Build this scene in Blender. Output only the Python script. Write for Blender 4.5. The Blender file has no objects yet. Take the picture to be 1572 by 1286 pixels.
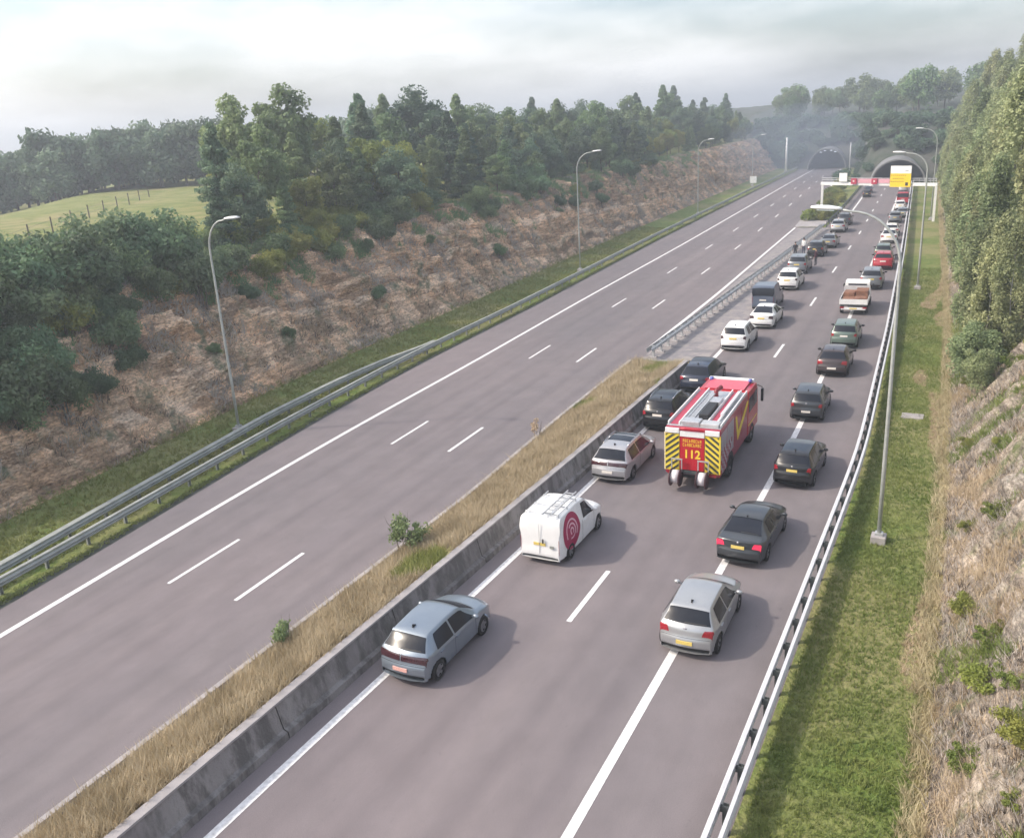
import bpy, math, random
import numpy as np
from mathutils import Matrix, Vector, noise as mnoise

rng = np.random.default_rng(7)
random.seed(7)
scene = bpy.context.scene
COL = scene.collection

# ------------------------------------------------------------------ camera, sky, sun, exposure
F_PX, PITCH, YAW, ROLL, CAM_H = 1358.0, 0.319, -0.497, 0.061, 14.73
SUN_EL, SUN_DX, SUN_DY = math.radians(41), -0.86, -0.50
_c, _s = math.cos(YAW), math.sin(YAW)
_cp, _sp = math.cos(PITCH), math.sin(PITCH)
_cr, _sr = math.cos(ROLL), math.sin(ROLL)
RX, UY = Vector((_c, -_s, 0)), Vector((_sp * _s, _sp * _c, _cp))
right = RX * _cr - UY * _sr
up = RX * _sr + UY * _cr
fwd = Vector((_cp * _s, _cp * _c, -_sp))
cam_data = bpy.data.cameras.new('camera')
cam = bpy.data.objects.new('camera', cam_data)
COL.objects.link(cam)
m = Matrix.Identity(4)
for i in range(3):
    m[i][0], m[i][1], m[i][2] = right[i], up[i], -fwd[i]
m[2][3] = CAM_H
cam.matrix_world = m
cam_data.sensor_fit = 'HORIZONTAL'
cam_data.sensor_width = 36.0
cam_data.lens = 36.0 * F_PX / 1572.0
cam_data.clip_start, cam_data.clip_end = 0.2, 6000
scene.camera = cam

world = bpy.data.worlds.new('World')
scene.world = world
world.use_nodes = True
wn = world.node_tree
sky = wn.nodes.new('ShaderNodeTexSky')
sky.sky_type = 'NISHITA'
sky.sun_disc = False
sky.sun_elevation = SUN_EL
sky.sun_rotation = math.atan2(SUN_DX, SUN_DY)
sky.altitude = 300
sky.air_density = 1.1
sky.dust_density = 4.5
sky.ozone_density = 1.0
# thin high cloud: white noise veil over the clear sky
tcw = wn.nodes.new('ShaderNodeTexCoord')
mpw = wn.nodes.new('ShaderNodeMapping'); mpw.inputs['Scale'].default_value = (1.4, 1.4, 5.0)
nzw = wn.nodes.new('ShaderNodeTexNoise'); nzw.inputs['Scale'].default_value = 2.2; nzw.inputs['Detail'].default_value = 7; nzw.inputs['Roughness'].default_value = 0.55
rmw = wn.nodes.new('ShaderNodeValToRGB')
rmw.color_ramp.elements[0].position, rmw.color_ramp.elements[1].position = 0.38, 0.68
rmw.color_ramp.elements[1].color = (0.75, 0.75, 0.75, 1)
mxw = wn.nodes.new('ShaderNodeMix'); mxw.data_type = 'RGBA'
mxw.inputs['B'].default_value = (6.2, 6.1, 6.0, 1)
wn.links.new(tcw.outputs['Generated'], mpw.inputs['Vector']); wn.links.new(mpw.outputs[0], nzw.inputs['Vector'])
wn.links.new(nzw.outputs['Fac'], rmw.inputs['Fac']); wn.links.new(rmw.outputs['Color'], mxw.inputs['Factor'])
wn.links.new(sky.outputs[0], mxw.inputs['A'])
wn.links.new(mxw.outputs['Result'], wn.nodes['Background'].inputs[0])
wn.nodes['Background'].inputs[1].default_value = 0.15

sl = bpy.data.lights.new('sun', 'SUN')
sl.energy = 2.0
sl.angle = math.radians(2.0)
sl.color = (1.0, 0.90, 0.77)
sun = bpy.data.objects.new('sun', sl)
COL.objects.link(sun)
sd = Vector((SUN_DX, SUN_DY, 0)).normalized() * math.cos(SUN_EL) + Vector((0, 0, math.sin(SUN_EL)))
sun.rotation_euler = sd.to_track_quat('Z', 'Y').to_euler()
sun.location = sd * 100

scene.view_settings.view_transform = 'Standard'
scene.view_settings.look = 'None'
scene.view_settings.gamma = 1
scene.view_settings.use_curve_mapping = False
scene.view_settings.exposure = 0.84
scene.cycles.volume_step_rate = 4
scene.cycles.volume_bounces = 0
scene.cycles.max_bounces = 6
scene.cycles.transparent_max_bounces = 8

# ------------------------------------------------------------------ materials
def srgb(r, g, b):
    f = lambda v: (v / 12.92 if v <= 0.04045 else ((v + 0.055) / 1.055) ** 2.4)
    return (f(r / 255), f(g / 255), f(b / 255))

def principled(name):
    mt = bpy.data.materials.new(name)
    mt.use_nodes = True
    return mt, mt.node_tree, mt.node_tree.nodes['Principled BSDF']

def mat(name, col, rough=0.6, metal=0.0, coat=0.0, var=0.12, scale=8.0, bump=0.0, bscale=30.0, spec=0.5):
    """a plain procedural material: base colour with mottling, roughness variation and optional bump"""
    mt, nt, b = principled(name)
    tc = nt.nodes.new('ShaderNodeTexCoord')
    n = nt.nodes.new('ShaderNodeTexNoise')
    n.inputs['Scale'].default_value = scale
    n.inputs['Detail'].default_value = 5
    nt.links.new(tc.outputs['Object'], n.inputs['Vector'])
    r = nt.nodes.new('ShaderNodeValToRGB')
    r.color_ramp.elements[0].position = 0.3
    r.color_ramp.elements[1].position = 0.7
    r.color_ramp.elements[0].color = tuple(c * (1 - var) for c in col) + (1,)
    r.color_ramp.elements[1].color = tuple(min(1, c * (1 + var)) for c in col) + (1,)
    nt.links.new(n.outputs['Fac'], r.inputs['Fac'])
    nt.links.new(r.outputs['Color'], b.inputs['Base Color'])
    b.inputs['Roughness'].default_value = rough
    b.inputs['Metallic'].default_value = metal
    b.inputs['Coat Weight'].default_value = coat
    b.inputs['Coat Roughness'].default_value = 0.06
    b.inputs['Specular IOR Level'].default_value = spec
    if bump:
        n2 = nt.nodes.new('ShaderNodeTexNoise')
        n2.inputs['Scale'].default_value = bscale
        n2.inputs['Detail'].default_value = 6
        nt.links.new(tc.outputs['Object'], n2.inputs['Vector'])
        bp_ = nt.nodes.new('ShaderNodeBump')
        bp_.inputs['Strength'].default_value = bump
        bp_.inputs['Distance'].default_value = 0.05
        nt.links.new(n2.outputs['Fac'], bp_.inputs['Height'])
        nt.links.new(bp_.outputs['Normal'], b.inputs['Normal'])
    return mt

def ground_mat(name, cols, scales, rough=0.95, bump=0.6, bscale=6.0, stretch=(1, 1, 1), spec=0.2):
    """layered noise ground: cols = [base, second, third...], each mixed in by its own noise scale"""
    mt, nt, b = principled(name)
    tc = nt.nodes.new('ShaderNodeTexCoord')
    mp = nt.nodes.new('ShaderNodeMapping')
    mp.inputs['Scale'].default_value = stretch
    nt.links.new(tc.outputs['Object'], mp.inputs['Vector'])
    prev = None
    for i, (cc, sc) in enumerate(zip(cols, scales)):
        if prev is None:
            rgb = nt.nodes.new('ShaderNodeRGB')
            rgb.outputs[0].default_value = tuple(cc) + (1,)
            prev = rgb.outputs[0]
            continue
        n = nt.nodes.new('ShaderNodeTexNoise')
        n.inputs['Scale'].default_value = sc
        n.inputs['Detail'].default_value = 6
        n.inputs['Roughness'].default_value = 0.65
        off = nt.nodes.new('ShaderNodeVectorMath')
        off.inputs[1].default_value = (i * 17.3, i * 5.1, i * 3.7)
        nt.links.new(mp.outputs[0], off.inputs[0])
        nt.links.new(off.outputs[0], n.inputs['Vector'])
        r = nt.nodes.new('ShaderNodeValToRGB')
        r.color_ramp.elements[0].position = 0.44
        r.color_ramp.elements[1].position = 0.60
        nt.links.new(n.outputs['Fac'], r.inputs['Fac'])
        mx = nt.nodes.new('ShaderNodeMix')
        mx.data_type = 'RGBA'
        nt.links.new(r.outputs['Color'], mx.inputs['Factor'])
        nt.links.new(prev, mx.inputs['A'])
        mx.inputs['B'].default_value = tuple(cc) + (1,)
        prev = mx.outputs['Result']
    nt.links.new(prev, b.inputs['Base Color'])
    b.inputs['Roughness'].default_value = rough
    b.inputs['Specular IOR Level'].default_value = spec
    n2 = nt.nodes.new('ShaderNodeTexNoise')
    n2.inputs['Scale'].default_value = bscale
    n2.inputs['Detail'].default_value = 8
    nt.links.new(tc.outputs['Object'], n2.inputs['Vector'])
    bp_ = nt.nodes.new('ShaderNodeBump')
    bp_.inputs['Strength'].default_value = bump
    bp_.inputs['Distance'].default_value = 0.15
    nt.links.new(n2.outputs['Fac'], bp_.inputs['Height'])
    nt.links.new(bp_.outputs['Normal'], b.inputs['Normal'])
    return mt

def leaf_mat(name, c0, c1, rand=0.25, scale=0.5, trans=0.35):
    """foliage: two leaf colours mixed by noise through the crown, shifted per plant, a little translucent"""
    mt, nt, b = principled(name)
    tc = nt.nodes.new('ShaderNodeTexCoord')
    n = nt.nodes.new('ShaderNodeTexNoise')
    n.inputs['Scale'].default_value = scale
    n.inputs['Detail'].default_value = 4
    nt.links.new(tc.outputs['Object'], n.inputs['Vector'])
    r = nt.nodes.new('ShaderNodeValToRGB')
    r.color_ramp.elements[0].position = 0.35
    r.color_ramp.elements[1].position = 0.65
    r.color_ramp.elements[0].color = tuple(c0) + (1,)
    r.color_ramp.elements[1].color = tuple(c1) + (1,)
    nt.links.new(n.outputs['Fac'], r.inputs['Fac'])
    oi = nt.nodes.new('ShaderNodeObjectInfo')
    hsv = nt.nodes.new('ShaderNodeHueSaturation')
    mr = nt.nodes.new('ShaderNodeMapRange')
    mr.inputs['To Min'].default_value = 1 - rand
    mr.inputs['To Max'].default_value = 1 + rand * 1.3
    nt.links.new(oi.outputs['Random'], mr.inputs['Value'])
    nt.links.new(mr.outputs['Result'], hsv.inputs['Value'])
    wn_ = nt.nodes.new('ShaderNodeTexWhiteNoise')
    wn_.noise_dimensions = '1D'
    nt.links.new(oi.outputs['Random'], wn_.inputs['W'])
    mr2 = nt.nodes.new('ShaderNodeMapRange')
    mr2.inputs['To Min'].default_value = 0.47
    mr2.inputs['To Max'].default_value = 0.52
    nt.links.new(wn_.outputs['Value'], mr2.inputs['Value'])
    nt.links.new(mr2.outputs['Result'], hsv.inputs['Hue'])
    nt.links.new(r.outputs['Color'], hsv.inputs['Color'])
    nt.links.new(hsv.outputs['Color'], b.inputs['Base Color'])
    b.inputs['Roughness'].default_value = 0.6
    b.inputs['Specular IOR Level'].default_value = 0.3
    tr = nt.nodes.new('ShaderNodeBsdfTranslucent')
    nt.links.new(hsv.outputs['Color'], tr.inputs['Color'])
    mix = nt.nodes.new('ShaderNodeMixShader')
    mix.inputs[0].default_value = trans
    nt.links.new(b.outputs[0], mix.inputs[1])
    nt.links.new(tr.outputs[0], mix.inputs[2])
    out = nt.nodes['Material Output']
    nt.links.new(mix.outputs[0], out.inputs['Surface'])
    return mt

def asphalt_mat():
    mt, nt, b = principled('asphalt')
    tc = nt.nodes.new('ShaderNodeTexCoord')
    def noise(scale, stretch, det=5, rough=0.6):
        mp = nt.nodes.new('ShaderNodeMapping')
        mp.inputs['Scale'].default_value = stretch
        nt.links.new(tc.outputs['Object'], mp.inputs['Vector'])
        n = nt.nodes.new('ShaderNodeTexNoise')
        n.inputs['Scale'].default_value = scale
        n.inputs['Detail'].default_value = det
        n.inputs['Roughness'].default_value = rough
        nt.links.new(mp.outputs[0], n.inputs['Vector'])
        return n.outputs['Fac']
    def ramp(f, a, bb, p0=0.35, p1=0.65):
        r = nt.nodes.new('ShaderNodeValToRGB')
        r.color_ramp.elements[0].position, r.color_ramp.elements[1].position = p0, p1
        r.color_ramp.elements[0].color, r.color_ramp.elements[1].color = a + (1,), bb + (1,)
        nt.links.new(f, r.inputs['Fac'])
        return r.outputs['Color']
    base = ramp(noise(0.07, (1, 0.5, 1), 4), (0.174, 0.158, 0.166), (0.218, 0.187, 0.192))
    def mult(a, bcol, fac=1.0):
        mx = nt.nodes.new('ShaderNodeMix')
        mx.data_type = 'RGBA'
        mx.blend_type = 'MULTIPLY'
        mx.inputs['Factor'].default_value = fac
        nt.links.new(a, mx.inputs['A'])
        nt.links.new(bcol, mx.inputs['B'])
        return mx.outputs['Result']
    base = mult(base, ramp(noise(0.9, (1, 0.03, 1), 3), (0.94, 0.94, 0.95), (1.03, 1.03, 1.02)))
    base = mult(base, ramp(noise(1.1, (1, 0.6, 1), 6), (0.93, 0.93, 0.93), (1.05, 1.05, 1.05)))
    base = mult(base, ramp(noise(45, (1, 1, 1), 3), (0.86, 0.86, 0.86), (1.12, 1.12, 1.12)))
    # polished, slightly darker wheel tracks, broken up by noise
    at = nt.nodes.new('ShaderNodeAttribute'); at.attribute_name = 'track'
    mm = nt.nodes.new('ShaderNodeMath'); mm.operation = 'MULTIPLY'
    nt.links.new(at.outputs['Fac'], mm.inputs[0]); nt.links.new(noise(0.35, (1, 0.15, 1), 4), mm.inputs[1])
    base = mult(base, ramp(mm.outputs[0], (1.03, 1.03, 1.03), (0.84, 0.84, 0.85), 0.0, 0.6))
    # scattered grit and small dark drips
    base = mult(base, ramp(noise(7, (1, 0.5, 1), 8, 0.75), (0.78, 0.78, 0.79), (1.0, 1.0, 1.0), 0.30, 0.40))
    nt.links.new(base, b.inputs['Base Color'])
    b.inputs['Roughness'].default_value = 0.85
    b.inputs['Specular IOR Level'].default_value = 0.25
    bp_ = nt.nodes.new('ShaderNodeBump')
    bp_.inputs['Strength'].default_value = 0.25
    bp_.inputs['Distance'].default_value = 0.02
    nt.links.new(noise(60, (1, 1, 1), 4), bp_.inputs['Height'])
    nt.links.new(bp_.outputs['Normal'], b.inputs['Normal'])
    return mt

def paint(name, col, metal=0.0, rough=0.35, coat=0.45):
    return mat(name, col, rough=rough, metal=metal, coat=coat, var=0.04, scale=2.5)

M = {}
M['asphalt'] = asphalt_mat()
M['line'] = mat('road_paint', (0.72, 0.71, 0.71), 0.75, var=0.20, scale=9.0)
M['concrete'] = ground_mat('stained_concrete', [(0.25, 0.23, 0.225), (0.19, 0.175, 0.17), (0.30, 0.28, 0.27), (0.14, 0.13, 0.125)], [1, 0.9, 0.5, 2.2], 0.9, 0.25, 18, (1, 1, 0.35))
M['concrete_light'] = mat('concrete_light', (0.36, 0.335, 0.335), 0.85, var=0.15, scale=1.4, bump=0.3, bscale=25)
M['paving'] = ground_mat('concrete_paving', [(0.27, 0.25, 0.26), (0.21, 0.20, 0.21), (0.33, 0.30, 0.29)], [1, 0.6, 1.4], 0.9, 0.2, 20)
M['galv'] = mat('galvanised_steel', (0.52, 0.53, 0.54), 0.45, metal=0.35, var=0.12, scale=3)
M['galv_green'] = mat('weathered_steel', (0.30, 0.315, 0.295), 0.75, metal=0.0, var=0.18, scale=2)
M['galv_white'] = mat('pale_steel', (0.60, 0.60, 0.62), 0.45, metal=0.1, var=0.08, scale=3)
M['steel_dark'] = mat('dark_steel', (0.10, 0.11, 0.11), 0.6, metal=0.3, var=0.2)
M['white_paint'] = mat('white_metal', (0.80, 0.80, 0.79), 0.4, var=0.05)
M['pole'] = mat('lamp_pole_metal', (0.42, 0.44, 0.42), 0.5, metal=0.3, var=0.1)
M['lamp_white'] = mat('lamp_housing', (0.80, 0.80, 0.79), 0.35, var=0.04)
M['grass'] = ground_mat('verge_grass', [(0.155, 0.205, 0.050), (0.195, 0.225, 0.070), (0.120, 0.175, 0.042), (0.25, 0.24, 0.105)], [1, 0.5, 2.2, 0.16], 0.95, 0.8, 9)
M['grass_dry_strip'] = ground_mat('dry_verge', [(0.24, 0.185, 0.085), (0.32, 0.25, 0.13), (0.15, 0.14, 0.05)], [1, 0.8, 0.5], 0.95, 0.8, 7)
M['field'] = ground_mat('field_grass', [(0.20, 0.215, 0.07), (0.28, 0.245, 0.11), (0.15, 0.18, 0.05)], [1, 0.06, 0.4], 0.95, 0.4, 2)
M['bed'] = ground_mat('median_soil', [(0.27, 0.21, 0.125), (0.34, 0.265, 0.16), (0.19, 0.17, 0.09)], [1, 1.2, 0.5], 0.95, 0.8, 8)
def rock_mat(name, warm, pale, dark, moss):
    mt, nt, b = principled(name)
    at = nt.nodes.new('ShaderNodeAttribute'); at.attribute_name = 'tint'
    rp = nt.nodes.new('ShaderNodeValToRGB')
    e = rp.color_ramp.elements
    e[0].position, e[0].color = 0.0, dark + (1,)
    e[1].position, e[1].color = 1.0, pale + (1,)
    e2 = e.new(0.45); e2.color = warm + (1,)
    nt.links.new(at.outputs['Fac'], rp.inputs['Fac'])
    tc = nt.nodes.new('ShaderNodeTexCoord')
    prev = rp.outputs['Color']
    for sc, st, lo, hi, p0, p1 in ((2.6, (.22, .14, 1.9), (.58, .56, .55), (1.30, 1.28, 1.26), .36, .60), (7.0, (1, .6, 1.8), (.64, .63, .62), (1.30, 1.30, 1.30), .38, .58), (.35, (1, 1, 1), (.80, .82, .84), (1.15, 1.10, 1.06), .40, .60)):
        mp = nt.nodes.new('ShaderNodeMapping'); mp.inputs['Scale'].default_value = st
        nt.links.new(tc.outputs['Object'], mp.inputs['Vector'])
        n = nt.nodes.new('ShaderNodeTexNoise'); n.inputs['Scale'].default_value = sc; n.inputs['Detail'].default_value = 6; n.inputs['Roughness'].default_value = .65
        nt.links.new(mp.outputs[0], n.inputs['Vector'])
        r2 = nt.nodes.new('ShaderNodeValToRGB')
        r2.color_ramp.elements[0].position, r2.color_ramp.elements[1].position = p0, p1
        r2.color_ramp.elements[0].color, r2.color_ramp.elements[1].color = lo + (1,), hi + (1,)
        nt.links.new(n.outputs['Fac'], r2.inputs['Fac'])
        mx = nt.nodes.new('ShaderNodeMix'); mx.data_type = 'RGBA'; mx.blend_type = 'MULTIPLY'; mx.inputs['Factor'].default_value = 1
        nt.links.new(prev, mx.inputs['A']); nt.links.new(r2.outputs['Color'], mx.inputs['B'])
        prev = mx.outputs['Result']
    n = nt.nodes.new('ShaderNodeTexNoise'); n.inputs['Scale'].default_value = .5; n.inputs['Detail'].default_value = 8; n.inputs['Roughness'].default_value = .7
    nt.links.new(tc.outputs['Object'], n.inputs['Vector'])
    r3 = nt.nodes.new('ShaderNodeValToRGB'); r3.color_ramp.elements[0].position, r3.color_ramp.elements[1].position = .54, .64
    nt.links.new(n.outputs['Fac'], r3.inputs['Fac'])
    mx = nt.nodes.new('ShaderNodeMix'); mx.data_type = 'RGBA'
    nt.links.new(r3.outputs['Color'], mx.inputs['Factor']); nt.links.new(prev, mx.inputs['A']); mx.inputs['B'].default_value = moss + (1,)
    nt.links.new(mx.outputs['Result'], b.inputs['Base Color'])
    b.inputs['Roughness'].default_value = .95
    b.inputs['Specular IOR Level'].default_value = .15
    n2 = nt.nodes.new('ShaderNodeTexNoise'); n2.inputs['Scale'].default_value = 5; n2.inputs['Detail'].default_value = 8
    nt.links.new(tc.outputs['Object'], n2.inputs['Vector'])
    bp_ = nt.nodes.new('ShaderNodeBump'); bp_.inputs['Strength'].default_value = 1.0; bp_.inputs['Distance'].default_value = .4
    nt.links.new(n2.outputs['Fac'], bp_.inputs['Height']); nt.links.new(bp_.outputs['Normal'], b.inputs['Normal'])
    return mt
M['rock'] = rock_mat('layered_rock', (0.57, 0.385, 0.245), (0.76, 0.60, 0.455), (0.27, 0.195, 0.14), (0.20, 0.205, 0.13))
M['rock_pale'] = rock_mat('pale_rock', (0.28, 0.245, 0.205), (0.46, 0.41, 0.355), (0.15, 0.13, 0.11), (0.17, 0.19, 0.09))
M['slope'] = ground_mat('cutting_rock', [(0.31, 0.245, 0.215), (0.42, 0.31, 0.245), (0.20, 0.175, 0.155), (0.46, 0.405, 0.38), (0.16, 0.17, 0.105), (0.12, 0.10, 0.09)],
                        [1, 0.35, 1.3, 0.75, 0.30, 2.6], 0.95, 1.0, 3.5, (1, 0.7, 2.2))
M['slope_right'] = ground_mat('embankment_soil', [(0.20, 0.165, 0.125), (0.18, 0.155, 0.135), (0.26, 0.21, 0.145), (0.13, 0.135, 0.07)],
                              [1, 0.7, 0.4, 0.3], 0.95, 1.0, 5, (1, 1, 1.4))
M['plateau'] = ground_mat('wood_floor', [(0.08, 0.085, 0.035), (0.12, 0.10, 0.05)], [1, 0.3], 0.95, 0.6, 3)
M['earth'] = ground_mat('ground_soil', [(0.10, 0.11, 0.05), (0.15, 0.13, 0.07)], [1, 0.05], 0.95, 0.5, 1)
M['straw'] = leaf_mat('dry_grass_blades', (0.40, 0.335, 0.205), (0.58, 0.50, 0.335), 0.0, 0.9, 0.2)
M['straw_green'] = leaf_mat('green_grass_blades', (0.165, 0.215, 0.052), (0.270, 0.300, 0.095), 0.0, 0.5, 0.25)
M['twig'] = leaf_mat('dry_stem_scrub', (0.35, 0.25, 0.18), (0.60, 0.45, 0.33), 0.0, 0.35, 0.1)
M['twig_grey'] = leaf_mat('grey_stem_scrub', (0.30, 0.27, 0.25), (0.54, 0.48, 0.44), 0.0, 0.4, 0.1)
M['leaf_dark'] = leaf_mat('dark_leaves', (0.085, 0.145, 0.092), (0.150, 0.220, 0.130), 0.3)
M['leaf_mid'] = leaf_mat('green_leaves', (0.125, 0.190, 0.086), (0.215, 0.290, 0.130), 0.25)
M['leaf_bush'] = leaf_mat('bush_leaves', (0.110, 0.175, 0.095), (0.195, 0.275, 0.135), 0.3)
M['leaf_olive'] = leaf_mat('yellow_green_leaves', (0.185, 0.230, 0.055), (0.300, 0.325, 0.085), 0.2)
M['leaf_right'] = leaf_mat('bank_tree_leaves', (0.185, 0.245, 0.120), (0.310, 0.370, 0.190), 0.2)
M['leaf_birch'] = leaf_mat('birch_leaves', (0.230, 0.280, 0.140), (0.370, 0.410, 0.215), 0.2)
M['bark'] = mat('bark', (0.12, 0.10, 0.08), 0.9, var=0.3, scale=6)
M['bark_birch'] = mat('birch_bark', (0.45, 0.43, 0.39), 0.85, var=0.3, scale=5)
M['glass'] = mat('car_glass', (0.016, 0.019, 0.028), 0.18, coat=0.0, var=0.2, scale=1.2, spec=0.30)
M['tyre'] = mat('tyre_rubber', (0.018, 0.018, 0.019), 0.85, var=0.2)
M['rim'] = mat('alloy_rim', (0.38, 0.38, 0.40), 0.35, metal=0.7, var=0.1)
M['black'] = mat('black_plastic', (0.022, 0.022, 0.024), 0.55, var=0.2)
M['dark_gap'] = mat('panel_gap', (0.010, 0.010, 0.011), 0.8, var=0.1)
M['taillight'] = mat('red_lamp_lens', (0.30, 0.012, 0.022), 0.15, coat=1, var=0.25, scale=20)
M['dark_lens'] = mat('smoked_lamp_lens', (0.055, 0.018, 0.024), 0.12, coat=1, var=0.25, scale=20)
M['headlight'] = mat('clear_lamp_lens', (0.55, 0.57, 0.60), 0.1, coat=1, var=0.2, scale=20)
M['plate_yellow'] = mat('yellow_plate', (0.68, 0.52, 0.14), 0.5, var=0.1, scale=30)
M['plate_white'] = mat('white_plate', (0.72, 0.68, 0.62), 0.5, var=0.08, scale=30)
M['plate_red'] = mat('reddish_plate', (0.75, 0.42, 0.36), 0.5, var=0.2, scale=40)
M['chrome'] = mat('chrome', (0.62, 0.62, 0.64), 0.15, metal=0.9, var=0.05)
def lit_red():
    mt, nt, b = principled('brake_light_on')
    b.inputs['Base Color'].default_value = (0.5, 0.02, 0.05, 1)
    b.inputs['Roughness'].default_value = 0.2
    b.inputs['Emission Color'].default_value = (1, 0.05, 0.12, 1)
    b.inputs['Emission Strength'].default_value = 0.45
    return mt
M['brake'] = lit_red()

# ------------------------------------------------------------------ mesh helpers
class MB:
    def __init__(self):
        self.v, self.f = [], []
    def add(self, vs, fs):
        o = len(self.v)
        self.v += [tuple(map(float, p)) for p in vs]
        self.f += [tuple(i + o for i in f) for f in fs]
        return self
    def box(self, c, s, rz=0.0, taper=1.0):
        x, y, z = s[0] / 2, s[1] / 2, s[2] / 2
        cz, sz = math.cos(rz), math.sin(rz)
        vs = []
        for (a, b, d) in ((-1, -1, -1), (1, -1, -1), (1, 1, -1), (-1, 1, -1), (-1, -1, 1), (1, -1, 1), (1, 1, 1), (-1, 1, 1)):
            k = taper if d > 0 else 1
            px, py = a * x * k, b * y * k
            vs.append((c[0] + px * cz - py * sz, c[1] + px * sz + py * cz, c[2] + d * z))
        return self.add(vs, [(0, 3, 2, 1), (4, 5, 6, 7), (0, 1, 5, 4), (1, 2, 6, 5), (2, 3, 7, 6), (3, 0, 4, 7)])
    def tube(self, pts, rad, n=8, caps=True):
        pts = [Vector(p) for p in pts]
        if not hasattr(rad, '__len__'):
            rad = [rad] * len(pts)
        vs, fs = [], []
        for i, p in enumerate(pts):
            t = (pts[min(i + 1, len(pts) - 1)] - pts[max(i - 1, 0)]).normalized()
            a = t.orthogonal().normalized() if i == 0 else (a - t * a.dot(t)).normalized()
            b = t.cross(a)
            for k in range(n):
                an = 2 * math.pi * k / n
                vs.append(p + (a * math.cos(an) + b * math.sin(an)) * rad[i])
        for i in range(len(pts) - 1):
            for k in range(n):
                k2 = (k + 1) % n
                fs.append((i * n + k, i * n + k2, (i + 1) * n + k2, (i + 1) * n + k))
        if caps:
            fs.append(tuple(range(n))[::-1])
            fs.append(tuple((len(pts) - 1) * n + k for k in range(n)))
        return self.add(vs, fs)
    def prism(self, poly, axis, a, b):
        """extrude a 2D polygon along axis from a to b"""
        n = len(poly)
        def p3(p, d):
            if axis == 0: return (d, p[0], p[1])
            if axis == 1: return (p[0], d, p[1])
            return (p[0], p[1], d)
        vs = [p3(p, a) for p in poly] + [p3(p, b) for p in poly]
        fs = [tuple(range(n))[::-1], tuple(range(n, 2 * n))] + [(i, (i + 1) % n, n + (i + 1) % n, n + i) for i in range(n)]
        return self.add(vs, fs)
    def ellipsoid(self, c, r, nu=12, nv=8):
        vs, fs = [], []
        for i in range(nv + 1):
            th = math.pi * i / nv
            for k in range(nu):
                ph = 2 * math.pi * k / nu
                vs.append((c[0] + r[0] * math.sin(th) * math.cos(ph), c[1] + r[1] * math.sin(th) * math.sin(ph), c[2] + r[2] * math.cos(th)))
        for i in range(nv):
            for k in range(nu):
                k2 = (k + 1) % nu
                fs.append((i * nu + k, (i + 1) * nu + k, (i + 1) * nu + k2, i * nu + k2))
        return self.add(vs, fs)
    def build(self, name, material, parent=None, smooth=False, bevel=0.0):
        return mk(name, self.v, self.f, material, parent, smooth, bevel)

def mk(name, v, f, material, parent=None, smooth=False, bevel=0.0):
    me = bpy.data.meshes.new(name)
    me.from_pydata([tuple(p) for p in v], [], [tuple(q) for q in f])
    me.update()
    if smooth:
        me.polygons.foreach_set('use_smooth', [True] * len(me.polygons))
    if material:
        me.materials.append(material)
    o = bpy.data.objects.new(name, me)
    COL.objects.link(o)
    if parent:
        o.parent = parent
    if bevel:
        md = o.modifiers.new('bevel', 'BEVEL')
        md.width = bevel
        md.segments = 2
        md.limit_method = 'ANGLE'
    return o

def mk_np(name, v, f, material, parent=None, smooth=False):
    """fast mesh from arrays; f is (n,3) or (n,4)"""
    me = bpy.data.meshes.new(name)
    v = np.asarray(v, np.float32); f = np.asarray(f, np.int32)
    k = f.shape[1]
    me.vertices.add(len(v)); me.vertices.foreach_set('co', v.ravel())
    me.loops.add(f.size); me.loops.foreach_set('vertex_index', f.ravel())
    me.polygons.add(len(f))
    me.polygons.foreach_set('loop_start', np.arange(0, f.size, k, dtype=np.int32))
    me.polygons.foreach_set('loop_total', np.full(len(f), k, np.int32))
    if smooth:
        me.polygons.foreach_set('use_smooth', np.ones(len(f), bool))
    me.update(calc_edges=True)
    me.validate()
    if material:
        me.materials.append(material)
    o = bpy.data.objects.new(name, me)
    COL.objects.link(o)
    if parent:
        o.parent = parent
    return o

def grid(P, name, material, parent=None, smooth=True):
    """P: (n,m,3) array of points -> quad sheet"""
    n, m_ = P.shape[:2]
    idx = np.arange(n * m_).reshape(n, m_)
    f = np.stack([idx[:-1, :-1], idx[:-1, 1:], idx[1:, 1:], idx[1:, :-1]], -1).reshape(-1, 4)
    return mk_np(name, P.reshape(-1, 3), f, material, parent, smooth)

def tag(o, label=None, cat=None, group=None, kind=None):
    if label: o['label'] = label
    if cat: o['category'] = cat
    if group: o['group'] = group
    if kind: o['kind'] = kind
    return o

def thing(name, label, cat, loc=(0, 0, 0), rz=0.0, group=None, scale=1.0):
    o = bpy.data.objects.new(name, None)
    o.empty_display_size = 0.2
    COL.objects.link(o)
    o.location = loc
    o.rotation_euler = (0, 0, rz)
    o.scale = (scale, scale, scale)
    return tag(o, label, cat, group)

def copy_tree(o, parent=None):
    c = o.copy()
    COL.objects.link(c)
    c.parent = parent
    for ch in list(o.children):
        copy_tree(ch, c)
    return c

# ------------------------------------------------------------------ road alignments (x as a function of y)
def curve(pts):
    ys = np.array([p[0] for p in pts], float); xs = np.array([p[1] for p in pts], float)
    d = np.linspace(ys[0], ys[-1], 1200)
    v = np.interp(d, ys, xs)
    k = np.exp(-np.linspace(-2, 2, 61) ** 2); k /= k.sum()
    vp = np.concatenate([v[0] + (v[1] - v[0]) * np.arange(-30, 0), v, v[-1] + (v[-1] - v[-2]) * np.arange(1, 31)])
    v = np.convolve(vp, k, 'valid')
    return lambda y: np.interp(y, d, v)

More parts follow.
